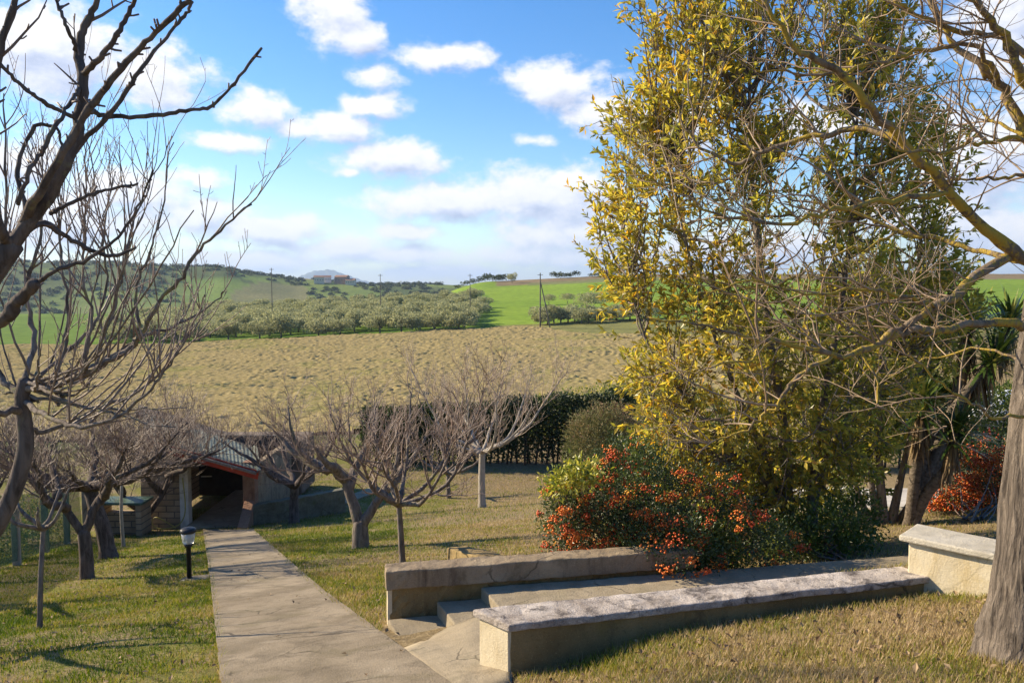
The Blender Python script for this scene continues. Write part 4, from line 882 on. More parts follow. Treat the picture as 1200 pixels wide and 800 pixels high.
# variegated shrubs
def vtint(p): return .45 + .55 * noise_at(p, 3) + rng.normal(0, .25, len(p))
base = np.array([*P(665, 600, 9.6)[:2], 0]); base[2] = gz(*base[:2])
shrub('variegated_shrub', 'small bright yellow and green shrub showing at the left of the berry bush', base, [E(660, 566, 8.3, 15, 13), E(682, 556, 8.3, 17, 12)], 1100, .06, .45, M_euo, lambda p: .72 + .4 * noise_at(p, 4) + rng.normal(0, .2, len(p)), 8)
base = np.array([*P(820, 668, 8.3)[:2], 0]); base[2] = gz(*base[:2])
shrub('variegated_shrub', 'low yellow green shrub in front of the berry bush near the landing', base, [E(815, 635, 8.3, 38, 32), E(845, 650, 8.3, 30, 22), E(790, 655, 8.2, 24, 18)], 3200, .05, .45, M_euo, lambda p: .3 + .4 * noise_at(p, 4) + rng.normal(0, .2, len(p)), 10)
base = G(975, 655)
shrub('variegated_shrub', 'dense green shrub with yellow tips between the evergreen trunks and the cream wall', base, [E(965, 620, 9.6, 50, 34), E(1000, 610, 10.2, 36, 36), E(930, 640, 9.3, 34, 26), E(985, 640, 9.5, 40, 22)], 7000, .055, .45, M_euo, lambda p: .22 + .5 * noise_at(p, 2.5) + rng.normal(0, .22, len(p)), 14)
base = G(905, 655)
shrub('evergreen_shrub', 'dark low evergreen shrub in the shade beneath the yellowing tree', base, [E(890, 635, 9.9, 50, 36), E(860, 610, 10.2, 50, 40), E(925, 610, 11.0, 40, 30)], 5200, .06, .45, M_green, None, 12)
base = G(880, 600)
shrub('variegated_shrub', 'sunny yellow green shrub seen through the evergreen trunks', base, [E(870, 585, 13, 45, 32), E(980, 575, 14, 40, 34), E(905, 560, 13.5, 30, 20)], 4200, .07, .45, M_euo, lambda p: .5 + .5 * noise_at(p, 3) + rng.normal(0, .2, len(p)), 10)
# round clipped bush
dr_b = 17.; base = np.array([*P(706, 600, dr_b)[:2], 0]); base[2] = gz(*base[:2])
def rt(p): return .35 + .4 * np.clip((p[:, 2] - base[2] - 1.3) / 1.0, 0, 1) + .4 * noise_at(p, 1.2) + rng.normal(0, .15, len(p))
shrub('clipped_bush', 'rounded clipped bush with reddish top between the hedge and the berry bush', base, [E(706, 530, dr_b, 46, 58), E(708, 580, dr_b, 46, 45), E(690, 520, dr_b, 30, 40, w=.6), E(728, 515, dr_b, 32, 40, w=.6)], 26000, .06, .4, M_round, rt, 20, shell=.62)
# dark hedge
h0 = np.array([*P(425, 560, 35.3)[:2], 0]); h1_ = np.array([*P(745, 545, 35)[:2], 0]); hb = (h0 + h1_) / 2; hb[2] = gz(*hb[:2])
root = thing('hedge', 'tall dark green hedge along the far end of the lawn', 'hedge', hb); N = 42000
u_ = rng.random(N); w_ = rng.normal(0, .42, N); zz = rng.random(N) ** .8
hx = h0[0] + (h1_[0] - h0[0]) * u_; hyy = h0[1] + (h1_[1] - h0[1]) * u_ + w_; top = 2.1 + .8 * u_ + .35 * vnoise(hx, hx * 0, 1.1, 5) + .2 * vnoise(hx, hx * 0, .4, 6)
pz = .15 + (top - .15) * zz; pz *= np.where(w_ ** 2 > .5, .85, 1)
hp = np.stack([hx, hyy, ground(hx, hyy) + pz], -1); keep_ = (zz > .22) | (rng.random(N) < .75); hp = hp[keep_]; N = len(hp)
ln = .13 * rng.uniform(.6, 1.4, N); leaves('foliage', hp, rdir(N) + [0, 0, .5], rdir(N) + [0, -.5, .4], ln, ln * .55, np.clip(.45 + .5 * noise_at(hp, .8) + rng.normal(0, .2, N), 0, 1), M_hedge, root, hb)
tb = Tubes()
for i in range(52):
    q = h0 + (h1_ - h0) * ((i + rng.random()) / 52); g_ = np.array([q[0], q[1] + rng.normal(0, .15), gz(q[0], q[1])])
    tb.add(np.array([g_ - [0, 0, .1], g_ + [rng.normal(0, .1), 0, .9], g_ + [rng.normal(0, .15), 0, 2.1]]), [.05, .04, .015], 6)
tb.obj('stems', M_darkbark, root, hb)
# bushes on the far side of the hedge at right, top of the bank
hb = np.array([*P(690, 480, 42)[:2], 0]); hb[2] = gz(*hb[:2])
shrub('bank_bush', 'dark green bushes at the field edge just above the hedge', hb, [E(650, 476, 42, 40, 14), E(700, 470, 42, 40, 16), E(745, 466, 42, 40, 18), E(790, 465, 42, 40, 20), E(700, 500, 42, 90, 30)], 9000, .16, .5, M_green, None, 10)

# ------------------------------------------------------------------ cordyline / yucca with sword leaves
M_sword = leafmat('sword_leaves', [(0, (.025, .05, .012)), (.5, (.06, .10, .02)), (.85, (.16, .18, .04)), (1, (.34, .30, .09))], .15, .35, .5)
M_dead = leafmat('dead_leaf_skirt', [(0, (.09, .06, .035)), (.5, (.19, .13, .07)), (1, (.32, .23, .12))], .15, .7, .2)
M_yucbark = bark('yucca_bark', (.06, .048, .038), (.19, .155, .12), None, .5, 12, .9, 1.6)
def sword(pos, dr, L, W):   # arched leaf of 3 segments
    N = len(pos); sdv = np.cross(dr, [0, 0, 1.]); sdv /= np.linalg.norm(sdv, axis=1, keepdims=True) + 1e-6; L = L[:, None]; W = W[:, None]
    pts = []
    for f_, wf in ((0, .6), (.35, 1.), (.7, .75), (1., .06)):
        c = pos + dr * L * f_ + np.array([0, 0, -1.]) * L * .28 * f_ ** 2; pts += [c - sdv * W * .5 * wf, c + sdv * W * .5 * wf]
    V = np.stack(pts, 1).reshape(-1, 3); b_ = np.arange(N)[:, None] * 8
    return V, np.concatenate([b_ + [0, 1, 3, 2], b_ + [2, 3, 5, 4], b_ + [4, 5, 7, 6]])
def yucca(label, base, stems):
    root = thing('yucca_tree', label, 'tree', base); tb = Tubes()
    for pts, r0, r1, L in stems:
        q = smooth_line(pts, 12); tb.add(q, np.interp(np.linspace(0, 1, 12), [0, .1, 1], [r0 * 1.25, r0, r1]), 10)
    tb.obj('trunk', M_yucbark, root, base)
    for pts, r0, r1, L in stems:
        top = np.array(pts[-1]); ax = unit(np.array(pts[-1]) - np.array(pts[-2])); n_ = 150
        z = rng.uniform(-.45, 1, n_); a = rng.uniform(0, 2 * math.pi, n_); rx = np.sqrt(1 - np.clip(z, -1, 1) ** 2); d_l = np.stack([rx * np.cos(a), rx * np.sin(a), z], -1) + ax * .35; d_l /= np.linalg.norm(d_l, axis=1, keepdims=True)
        V, q = sword(top + d_l * .05 + ax * rng.uniform(-.25, .1, (n_, 1)), d_l, L * rng.uniform(.75, 1.15, n_), np.full(n_, .042))
        link('leaf_rosette', mesh_np('leaf_rosette', V - base, [q], M_sword, tint=np.repeat(np.clip(.45 + rng.normal(0, .25, n_), 0, 1), 8)), root)
        n2_ = 60; a = rng.uniform(0, 2 * math.pi, n2_); d_l = np.stack([np.cos(a) * .3, np.sin(a) * .3, -np.ones(n2_)], -1); d_l /= np.linalg.norm(d_l, axis=1, keepdims=True)
        pp = top - ax * rng.uniform(.1, .65, (n2_, 1)) + np.stack([np.cos(a), np.sin(a), 0 * a], -1) * r1
        V, q = sword(pp, d_l, L * rng.uniform(.35, .65, n2_), np.full(n2_, .036)); 
        link('dead_leaf_skirt', mesh_np('dead_leaf_skirt', V - base, [q], M_dead, tint=np.repeat(rng.random(n2_), 8)), root)
base = G(1066, 614); dy = base[1]
bb = lambda u, v, dd=0: P(u, v, dy + dd)
yucca('tall yucca with several stems and drooping sword leaf heads behind the cream wall', base,
      [([base - [0, 0, .1], bb(1075, 570), bb(1085, 520), bb(1110, 490), bb(1140, 450), bb(1168, 420)], .09, .06, .8),
       ([base - [0, 0, .1], bb(1082, 560), bb(1108, 500, .2), bb(1128, 440, .3), bb(1135, 380, .4)], .10, .065, .8),
       ([base - [0, 0, .1], bb(1072, 560, -.2), bb(1078, 515, -.3), bb(1082, 470, -.4)], .085, .06, .65),
       ([base - [0, 0, .1], bb(1085, 580, -.2), bb(1112, 545, -.4), bb(1120, 505, -.5)], .09, .06, .55),
       ([base + [.1, .2, -.1], bb(1100, 540, .4), bb(1150, 440, .8), bb(1185, 380, 1.0)], .10, .07, .85)])

# ------------------------------------------------------------------ lawn grass, fallen leaves
M_grass = leafmat('grass_blades', [(0, (.06, .10, .012)), (.3, (.16, .20, .02)), (.5, (.29, .255, .04)), (.72, (.33, .24, .115)), (1, (.46, .35, .20))], .3, .6, .2)
path_poly = np.array([p[:2] for p in pl] + [p[:2] for p in pr[::-1]])
pe_w = np.concatenate([np.tile([.035, .0], (len(pl), 1)), np.tile([-.05, .0], (len(pr), 1))]); path_in = path_poly + pe_w
solid_polys = [path_in, np.array([p[:2] for p in cop]), cut_poly, np.array([p[:2] for p in (lf, rf, rb, lb)]), np.array([p[:2] for p in ra])]
def blades(n, x0, x1, y0, y1, h, seedy, cond=None, wd=.0062):
    x = rng.uniform(x0, x1, n); y = rng.uniform(y0, y1, n); ok = np.ones(n, bool)
    for pg in solid_polys: ok &= ~inpoly(x, y, pg)
    if cond is not None: ok &= cond(x, y)
    x, y = x[ok], y[ok]; n = len(x); dry = dryness(x, y); hh = h * rng.uniform(.45, 1.35, n)
    ok = rng.random(n) < np.clip(1.35 - (dry - .5) * .6, .45, 1); x, y, dry, hh = x[ok], y[ok], dry[ok], hh[ok]; n = len(x)
    z = lawn_z(x, y) - .015; hh = hh * np.where(inpoly(x, y, path_poly), 2.0, 1); a = rng.uniform(0, 2 * math.pi, n); ln = rng.uniform(.2, .9, n)
    tipo = np.stack([np.cos(a) * ln * hh, np.sin(a) * ln * hh, hh], -1); b0 = np.stack([x, y, z], -1)
    sdv = np.stack([-np.sin(a + rng.normal(0, .8, n)), np.cos(a), 0 * a], -1) * (wd * .5 * (1 + y / 14))[:, None]
    V = np.stack([b0 - sdv, b0 + sdv, b0 + tipo], 1).reshape(-1, 3)
    tint = np.clip((dry - .30) * 1.05 + rng.normal(0, .24, n), 0, 1); return V, np.repeat(tint, 3)
VV = []; TT = []
for args in ((150000, -.2, 5.2, 3.0, 7.0, .052, 1), (130000, -9, -1.2, 4.5, 12, .044, 2), (60000, -15, -3.5, 12, 22, .05, 3), (70000, -6.5, 3.2, 8.6, 19, .048, 4), (40000, -14, 6, 18, 34, .07, 5), (26000, 2.5, 9, 7, 16, .05, 6)):
    V, t_ = blades(*args); VV.append(V); TT.append(t_)
V = np.concatenate(VV); tt_ = np.concatenate(TT); o = link('grass', mesh_np('grass', V, [np.arange(len(V)).reshape(-1, 3)], M_grass, tint=tt_)); o['kind'] = 'stuff'; o['label'] = 'short winter grass, green on the left and straw coloured on the right'; o['category'] = 'grass'
M_litter = leafmat('fallen_leaves', [(0, (.09, .055, .03)), (.5, (.20, .13, .07)), (1, (.36, .26, .15))], .1, .7, .2)
n = 2600; x = np.concatenate([rng.uniform(-9, 1, n // 2), rng.uniform(.3, 5.5, n // 2)]); y = np.concatenate([rng.uniform(5, 16, n // 2), rng.uniform(3.2, 7, n // 2)])
ok = np.ones(n, bool)
for pg in solid_polys[1:]: ok &= ~inpoly(x, y, pg)
ok &= ~(inpoly(x, y, path_poly) & (rng.random(n) < .93)); x, y = x[ok], y[ok]; n = len(x); onp = inpoly(x, y, path_poly)
a = rdir(n); a[:, 2] = np.abs(a[:, 2]) * .3; nn_ = rdir(n) * .5 + [0, 0, 1]
o = leaves('fallen_leaves', np.stack([x, y, lawn_z(x, y) + np.where(onp, .052, .016)], -1), a, nn_, rng.uniform(.03, .065, n), rng.uniform(.02, .04, n), rng.random(n), M_litter); o['kind'] = 'stuff'; o['label'] = 'dry brown fallen leaves scattered over the lawn'; o['category'] = 'fallen leaves'

# ------------------------------------------------------------------ garden lamp
M_blk = plain('black_plastic', (.018, .018, .02), .45, 0, .2, 8); M_gls, t, b, _ = newmat('lamp_glass')
b.inputs['Base Color'].default_value = (.75, .78, .78, 1); b.inputs['Roughness'].default_value = .25; b.inputs['Transmission Weight'].default_value = .65
g = G(222, 679); k_ = g[1] / F; hL = 64 * k_
root = thing('garden_lamp', 'black bollard garden lamp with a clear lantern head beside the path', 'lamp', g)
bm = bmesh.new(); lathe(bm, [(.011 * 12, 0), (.13, .012), (.05, .03), (.045, .04)], 20); bm_obj('base_plate', bm, M_blk, root, True)
bm = bmesh.new(); lathe(bm, [(.036, .02), (.036, hL * .62), (.055, hL * .63), (.075, hL * .70)], 16); bm_obj('post', bm, M_blk, root, True)
bm = bmesh.new(); lathe(bm, [(.075, hL * .70), (.085, hL * .72), (.108, hL * .91)], 20); bm_obj('lantern', bm, M_gls, root, True)
bm = bmesh.new(); lathe(bm, [(.022, hL * .70), (.03, hL * .88)], 10); bm_obj('bulb', bm, plain('lamp_core', (.8, .8, .78), .4, 0, .05), root, True)
bm = bmesh.new(); lathe(bm, [(.118, hL * .905), (.122, hL * .92), (.118, hL * .965), (.09, hL * .985), (.02, hL)], 20); bm_obj('cap', bm, M_blk, root, True)
bm = bmesh.new(); box(bm, (0, 0, .0), (.34, .3, .05), .3, .01); pb = bm_obj('paving_stone', bm, M_slab); pb.location = (g[0] + .14, g[1] - .02, g[2] + .005); tag(pb, 'small pale stone slab in the grass at the foot of the garden lamp', 'stone')

# ------------------------------------------------------------------ shed
M_brick, t, b, _ = newmat('shed_brick'); tcn = t.new('ShaderNodeTexCoord'); bk = t.new('ShaderNodeTexBrick')
mp = t.new('ShaderNodeMapping'); mp.inputs['Rotation'].default_value = (R(90), 0, 0); t.link(tcn.outputs['Object'], mp.inputs[0]); t.link(mp.outputs[0], bk.inputs[0])
bk.inputs['Color1'].default_value = (.30, .22, .14, 1); bk.inputs['Color2'].default_value = (.42, .32, .21, 1); bk.inputs['Mortar'].default_value = (.16, .13, .10, 1)
bk.inputs['Scale'].default_value = 1; bk.inputs['Brick Width'].default_value = .5; bk.inputs['Row Height'].default_value = .19; bk.inputs['Mortar Size'].default_value = .018
n = t.noise(tcn.outputs['Object'], 3, 6, .6); c = t.mix(.5, bk.outputs[0], t.ramp(n, [(.3, (.45, .45, .45)), (.7, (1.2, 1.2, 1.2))]), 'MULTIPLY'); t.link(c, b.inputs['Base Color']); bump(t, b, bk.outputs['Fac'], -.6, .02)
M_redbrick = concrete('pillar_brick', (.22, .12, .08), (.34, .20, .13), (.1, .07, .05), .5, None, 5, 1.3)
M_white = concrete('white_paint', (.55, .52, .46), (.72, .69, .62), (.35, .3, .24), .4, None, 3, .6)
M_red = concrete('red_fascia_paint', (.32, .045, .025), (.48, .075, .035), (.16, .06, .04), .5, None, 3, .7)
M_tin = concrete('grey_green_sheet', (.13, .155, .125), (.24, .265, .215), (.13, .075, .04), .55, ((.06, .06, .045), .6), 1.1, .8)
M_tile = concrete('brown_roof', (.15, .115, .085), (.25, .20, .155), (.09, .07, .05), .5, None, 2, 1)
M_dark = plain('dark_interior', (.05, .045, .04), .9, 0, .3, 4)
ZS = gz(*G(250, 618)[:2]) + .03; yS = (EYE - ZS) / ((618 - 335) / F)
def XS(u, d=yS): return (u - 600) / F * d
xl, xj, xk, xr = XS(158), XS(215), XS(280), XS(294)
root = thing('garden_shed', 'low brick garden shed with a red edged tin roof at the end of the path', 'shed', ((xl + xr) / 2, yS + 2, ZS)); so_ = np.array([(xl + xr) / 2, yS + 2, ZS])
def rb_(name, x0, x1, y0, y1, z0, z1, mat, bev=.01):
    bm = bmesh.new(); box(bm, ((x0 + x1) / 2 - so_[0], (y0 + y1) / 2 - so_[1], (z0 + z1) / 2 - so_[2]), (x1 - x0, y1 - y0, z1 - z0), 0, bev); return bm_obj(name, bm, mat, root)
depth = 4.2; yB = yS + depth
def rz_(u, front):   # roof edge height from the line it makes in view
    return P(u, 535 + (u - 240) * .29, yS - 1.0)[2] if front else P(u, 490 + (u - 215) * .3125, yB)[2]
rb_('brick_wall', xl, XS(205), yS + .02, yS + .25, ZS - .4, ZS + 2.35, M_brick)
rb_('pillar', XS(205), xj, yS - .04, yS + .26, ZS - .2, ZS + 2.2, M_white)
rb_('brick_pillar', xk, xr, yS - .02, yS + .35, ZS - .2, ZS + 1.95, M_redbrick)
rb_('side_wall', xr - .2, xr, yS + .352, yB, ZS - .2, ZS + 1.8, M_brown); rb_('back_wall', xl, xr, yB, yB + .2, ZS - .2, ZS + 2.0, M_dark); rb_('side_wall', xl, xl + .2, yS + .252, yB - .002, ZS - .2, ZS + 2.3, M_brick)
rb_('floor_slab', xj + .01, xk - .01, yS - .35, yB - .01, ZS - .2, ZS + .012, M_slab)
bm = bmesh.new(); wx = xk + .05; prism(bm, [(wx, yS - .03), (wx + .3, yS - .03), (wx + .42, yS - 1.1), (wx + .12, yS - 1.1)], ZS - .3, [ZS + .75, ZS + .75, ZS + .22, ZS + .22], .015, 0, 0, so_); bm_obj('wing_wall', bm, M_redbrick, root)
# corrugated roof as one tilted sheet
def roofpt(fu, fv):  # fu along 0..1 left-right, fv 0 front .. 1 back
    u = 168 + fu * (301 - 168); a = P(u, 535 + (u - 240) * .29, yS - 1.0); ub = 168 + fu * (297 - 168); b_ = P(ub, 490 + (ub - 215) * .3125 + 8, yB - .2); return a + (b_ - a) * fv
NU, NV = 120, 12; V = np.array([roofpt(i / (NU - 1), j / (NV - 1)) + np.array([0, 0, .007 * math.sin(i * 1.6)]) for i in range(NU) for j in range(NV)]) - so_
idx = np.arange(NU * NV).reshape(NU, NV); q = np.stack([idx[:-1, :-1], idx[1:, :-1], idx[1:, 1:], idx[:-1, 1:]], -1).reshape(-1, 4)
V2 = V - [0, 0, .03]; rim = np.concatenate([idx[0, :], idx[1:, -1], idx[-1, -2::-1], idx[-2:0:-1, 0]]); nv = len(V); nx = np.roll(rim, -1)
rf_o = link('roof', mesh_np('roof', np.concatenate([V, V2]), [np.concatenate([q, q[:, ::-1] + nv, np.stack([rim, nx, nx + nv, rim + nv], -1)])], M_tin, smooth=False), root)
def beam(name, a, b_, w_, h_, mat, par, off=(0, 0, 0)):
    a = np.array(a) - so_; b_ = np.array(b_) - so_; d = unit(b_ - a); s = unit(np.cross(d, [0, 0, 1])); u = np.cross(s, d); bm = bmesh.new()
    cr = [(-1, -1), (1, -1), (1, 1), (-1, 1)]; A = [bm.verts.new(a + s * w_ * .5 * i + u * h_ * .5 * j) for i, j in cr]; B = [bm.verts.new(b_ + s * w_ * .5 * i + u * h_ * .5 * j) for i, j in cr]
    bm.faces.new(A[::-1]); bm.faces.new(B)
    for i in range(4): bm.faces.new((A[i], A[(i + 1) % 4], B[(i + 1) % 4], B[i]))
    return bm_obj(name, bm, mat, par)
beam('fascia', roofpt(0, 0) + [-.05, -.03, -.09], roofpt(1, 0) + [.06, -.03, -.09], .05, .26, M_red, root)
beam('verge_flashing', roofpt(1, -.01) + [.06, 0, .03], roofpt(1, 1) + [.06, 0, .03], .12, .06, M_tin, root)
beam('gutter', roofpt(0, 0) + [-.05, -.12, -.02], roofpt(1, 0) + [.02, -.12, -.02], .09, .07, M_tile, root)
# brown upper roof behind
bm = bmesh.new(); A = [roofpt(0, 1) + [-.3, .02, -.05], roofpt(1, 1) + [.25, .02, -.05], P(300, 490 + (300 - 215) * .3125, yB + 1.3), P(163, 490 + (163 - 215) * .3125, yB + 1.3)]
va = [bm.verts.new(p - so_) for p in A]; vb = [bm.verts.new(p - so_ - [0, 0, .14]) for p in A]; bm.faces.new(va); bm.faces.new(vb[::-1])
for i in range(4): bm.faces.new((va[i], va[(i + 1) % 4], vb[(i + 1) % 4], vb[i]))
bm_obj('upper_roof', bm, M_tile, root); rb_('rear_wall', xl - .2, xr + .3, yB + .22, yB + 2.2, ZS - .2, ZS + 1.75, M_tile)
# thing inside the doorway: pale rail
bm = bmesh.new(); box(bm, (0, 0, 0), (.34, .05, .03), .1, .005); bm_ = bm_obj('shelf_rail', bm, M_white, root); bm_.location = Vector((XS(237, yS + 1.5) - so_[0], 1.5 - 2, 1.15)); 
# yellow hose
M_hose = plain('yellow_hose', (.42, .36, .10), .5, 0, .2, 4); tb = Tubes(); px_ = [(214, 560), (217, 590), (215, 607), (205, 617), (185, 619), (178, 612), (183, 606), (196, 612), (206, 618)]
q = smooth_line([P(u, v, yS - .12 - .02 * i) for i, (u, v) in enumerate(px_)], 50); q[:, 2] = np.maximum(q[:, 2], ground(q[:, 0], q[:, 1]) + .03); tb.add(q, np.full(50, .018), 6)
ho = tb.obj('garden_hose', M_hose, None, q[-1]); ho.location = q[-1]; tag(ho, 'yellow garden hose hanging by the pillar of the shed doorway', 'hose')
# shaded low wall right of the shed
a0, a1 = P(297, 604, yS - .2), P(405, 590, yS + 1.8); g0 = np.array([a0[0], a0[1], gz(*a0[:2])]); dd = unit((a1 - a0) * [1, 1, 0]); nn_ = np.array([-dd[1], dd[0], 0])
bm = bmesh.new(); prism(bm, [p[:2] for p in (a0, a1, a1 + nn_ * .3, a0 + nn_ * .3)], g0[2] - .4, g0[2] + .6, .015, 3, .02, g0); lw = bm_obj('stone_wall', bm, concrete('grey_green_stone', (.10, .10, .07), (.20, .19, .14), (.08, .09, .05), .6, ((.1, .12, .04), .5), 4, 1.3)); lw.location = g0; tag(lw, 'low grey green wall in the shade to the right of the shed', 'wall')
# small masonry counter left, green top
cb = G(140, 628); root = thing('garden_counter', 'small masonry counter with a green top beside the brick wall', 'counter', cb)
bm = bmesh.new(); box(bm, (0, .3, 1.0), (1.5, .8, .07), 0, .01); bm_obj('counter_top', bm, plain('green_top', (.07, .12, .085), .5, 0, .3), root)
for xx in (-.6, .6):
    bm = bmesh.new(); box(bm, (xx, .3, .465), (.16, .7, .99), 0, .01); bm_obj('support', bm, M_brick, root)
bm = bmesh.new(); box(bm, (0, .45, .3), (1.03, .38, .66), 0, .01); bm_obj('lower_block', bm, M_brick, root)

# ------------------------------------------------------------------ left fence: concrete posts and green net
posts = [G(20, 662), G(54, 647), G(79, 637), G(101, 629)]; pd = unit((posts[2] - posts[0]) * [1, 1, 0]); allp = [posts[0] - pd * 6.6, posts[0] - pd * 3.3] + posts
fl = thing('boundary_fence', 'boundary fence of concrete posts with green netting along the left lawn', 'fence', posts[0])
for p in allp:
    bm = bmesh.new(); z_ = gz(p[0], p[1]); box(bm, (p[0] - posts[0][0], p[1] - posts[0][1], z_ + .75 - posts[0][2]), (.15, .15, 1.9), .3, .012); bm_obj('post', bm, concrete('post_concrete', (.25, .22, .18), (.42, .38, .31), (.12, .1, .07), .5, None, 4, 1.2) if 'post_concrete' not in bpy.data.materials else bpy.data.materials['post_concrete'], fl)
M_net, t, b, out = newmat('green_net'); tcn = t.new('ShaderNodeTexCoord'); n = t.noise(tcn.outputs['Object'], 2, 4, .6); t.link(t.ramp(n, [(.3, (.03, .10, .06)), (.7, (.06, .17, .10))]), b.inputs['Base Color'])
tp_ = t.new('ShaderNodeBsdfTransparent'); mx = t.new('ShaderNodeMixShader'); mx.inputs[0].default_value = .62; t.link(tp_.outputs[0], mx.inputs[1]); t.link(b.outputs[0], mx.inputs[2]); t.link(mx.outputs[0], out.inputs[0])
V = []; 
pa, pb_ = allp[0], allp[-1]; nk = 60; net_n = np.array([-pd[1], pd[0], 0])
for i in range(nk):
    q = pa + (pb_ - pa) * i / (nk - 1) + net_n * .12; sag = .05 * math.sin(i * .9); z_ = gz(q[0], q[1])
    for j in range(6): V.append(np.array([q[0] + .03 * math.sin(i * 1.3 + j), q[1] + .03 * math.cos(i * .7 + j), z_ + .1 + (1.5 + sag) * j / 5]) - posts[0])
idx = np.arange(nk * 6).reshape(nk, 6); link('netting', mesh_np('netting', V, [np.stack([idx[:-1, :-1], idx[1:, :-1], idx[1:, 1:], idx[:-1, 1:]], -1).reshape(-1, 4)], M_net, smooth=True), fl)
# brush beyond the fence
for k_, (u, v, dd) in enumerate(((20, 600, 19), (70, 595, 23), (-40, 610, 17))):
    p = P(u, v, dd); bs = np.array([p[0] - 1.2, p[1], gz(p[0] - 1.2, p[1])])
    shrub('fence_shrub', ['bright green shrub behind the netting at the left edge', 'dark green shrub behind the netting near the counter', 'green shrub beyond the fence, cut by the left edge'][k_], bs, [(bs + [0, 0, .7], (1.1, .7, .7), 1), (bs + [.6, .3, .5], (.7, .6, .5), 1)], 4500, .07, .5, M_green, None, 8)

# ------------------------------------------------------------------ right background: paved yard, cars, wall
M_yard = concrete('yard_paving', (.34, .31, .27), (.48, .45, .40), (.2, .18, .15), .4, None, 1, .8, False)
yy = [G(850, 600), G(1010, 600), P(1300, 520, 34), G(850, 576)]
strip('yard', [yy[0], yy[3]], [G(1100, 596), G(1100, 574)], M_yard, .05, 30, 12)['kind'] = 'structure'
def car(label, loc, rz, col):
    root = thing('parked_car', label, 'car', loc, rz); mp_ = plain('car_paint', col, .3, .2, .08, 2, .6); gl = plain('car_glass', (.03, .04, .05), .08, 0, .1, 2, .8); ty = plain('tyre_rubber', (.02, .02, .02), .9); rimm = plain('wheel_rim', (.5, .5, .52), .35, .8, .1)
    prof = [(-2.0, .35), (-2.05, .62), (-1.95, .88), (-1.3, .95), (-.75, 1.36), (-.35, 1.46), (.75, 1.46), (1.35, 1.28), (1.85, .98), (2.0, .85), (2.02, .4), (1.75, .28), (-1.8, .28)]
    bm = bmesh.new(); L = [bm.verts.new((x, -.84 + (.12 if z > 1.1 else 0), z)) for x, z in prof]; Rr = [bm.verts.new((x, .84 - (.12 if z > 1.1 else 0), z)) for x, z in prof]; bm.faces.new(L); bm.faces.new(Rr[::-1])
    for i in range(len(prof)): bm.faces.new((L[i], Rr[i], Rr[(i + 1) % len(prof)], L[(i + 1) % len(prof)]))
    bmesh.ops.bevel(bm, geom=bm.edges[:], offset=.05, segments=2, affect='EDGES'); bm_obj('body', bm, mp_, root, True)
    for s in (-1, 1):
        bm = bmesh.new(); pts = [(-.95, 1.0), (-.62, 1.34), (.1, 1.38), (.1, 1.0)]; f = [bm.verts.new((x, s * (.855 - (.10 if z > 1.2 else 0)), z)) for x, z in pts]; bm.faces.new(f); bm_obj('side_window', bm, gl, root)
        bm = bmesh.new(); pts = [(.18, 1.0), (.18, 1.38), (.75, 1.38), (1.3, 1.2), (1.5, 1.0)]; f = [bm.verts.new((x, s * (.855 - (.10 if z > 1.15 else 0)), z)) for x, z in pts]; bm.faces.new(f); bm_obj('side_window', bm, gl, root)
        for xx in (-1.25, 1.25):
            bm = bmesh.new(); lathe(bm, [(.2, -.1), (.3, -.1), (.32, -.06), (.32, .06), (.3, .1), (.2, .1)], 20); 
            for v in bm.verts: v.co = Vector((v.co.x, v.co.z, v.co.y))
            wt = bm_obj('wheel', bm, ty, root, True); wt.location = (xx, s * .76, .32)
            bm = bmesh.new(); lathe(bm, [(.05, -.105), (.19, -.104), (.19, .104), (.05, .105)], 16)
            for v in bm.verts: v.co = Vector((v.co.x, v.co.z, v.co.y))
            bm_obj('rim', bm, rimm, wt)
    for xx, yv in ((-.99, 0), (1.62, 0)):
        bm = bmesh.new()
        pts = [(-1.28, -.68, .99), (-.79, -.6, 1.37), (-.79, .6, 1.37), (-1.28, .68, .99)] if xx < 0 else [(1.40, -.6, 1.28), (1.84, -.66, 1.02), (1.84, .66, 1.02), (1.40, .6, 1.28)]
        bm.faces.new([bm.verts.new((x + (-.03 if xx < 0 else .05), y, z + .03)) for x, y, z in pts]); bm_obj('windscreen' if xx < 0 else 'rear_window', bm, gl, root)
    for s in (-1, 1):
        bm = bmesh.new(); box(bm, (-2.02, s * .6, .72), (.06, .3, .14), 0, .02); bm_obj('headlight', bm, plain('lamp_lens', (.8, .8, .8), .1, 0, .05), root)
        bm = bmesh.new(); box(bm, (2.0, s * .65, .78), (.06, .22, .16), 0, .02); bm_obj('tail_light', bm, plain('tail_lens', (.4, .02, .02), .2, 0, .05), root)
c1 = P(1035, 500, 29); car('blue car parked beyond the yellowing evergreen tree', (c1[0], c1[1], gz(c1[0], c1[1]) + .05), .25, (.10, .20, .42))
c2 = P(1175, 520, 31); car('white car parked behind the yucca at the right', (c2[0], c2[1], gz(c2[0], c2[1]) + .05), .15, (.75, .75, .74))
wa, wb = G(895, 597), G(1004, 592); g0 = wa.copy(); dd = unit((wb - wa) * [1, 1, 0]); nn_ = np.array([-dd[1], dd[0], 0])
bm = bmesh.new(); prism(bm, [p[:2] for p in (wa, wb, wb + nn_ * .2, wa + nn_ * .2)], g0[2] - 1.5, [wa[2] + .35, wb[2] + .35, wb[2] + .35, wa[2] + .35], .01, 3, .005, g0); o_ = bm_obj('yard_wall', bm, M_white); o_.location = g0; tag(o_, 'low pale wall of the yard glimpsed between the evergreen trunks', 'wall')

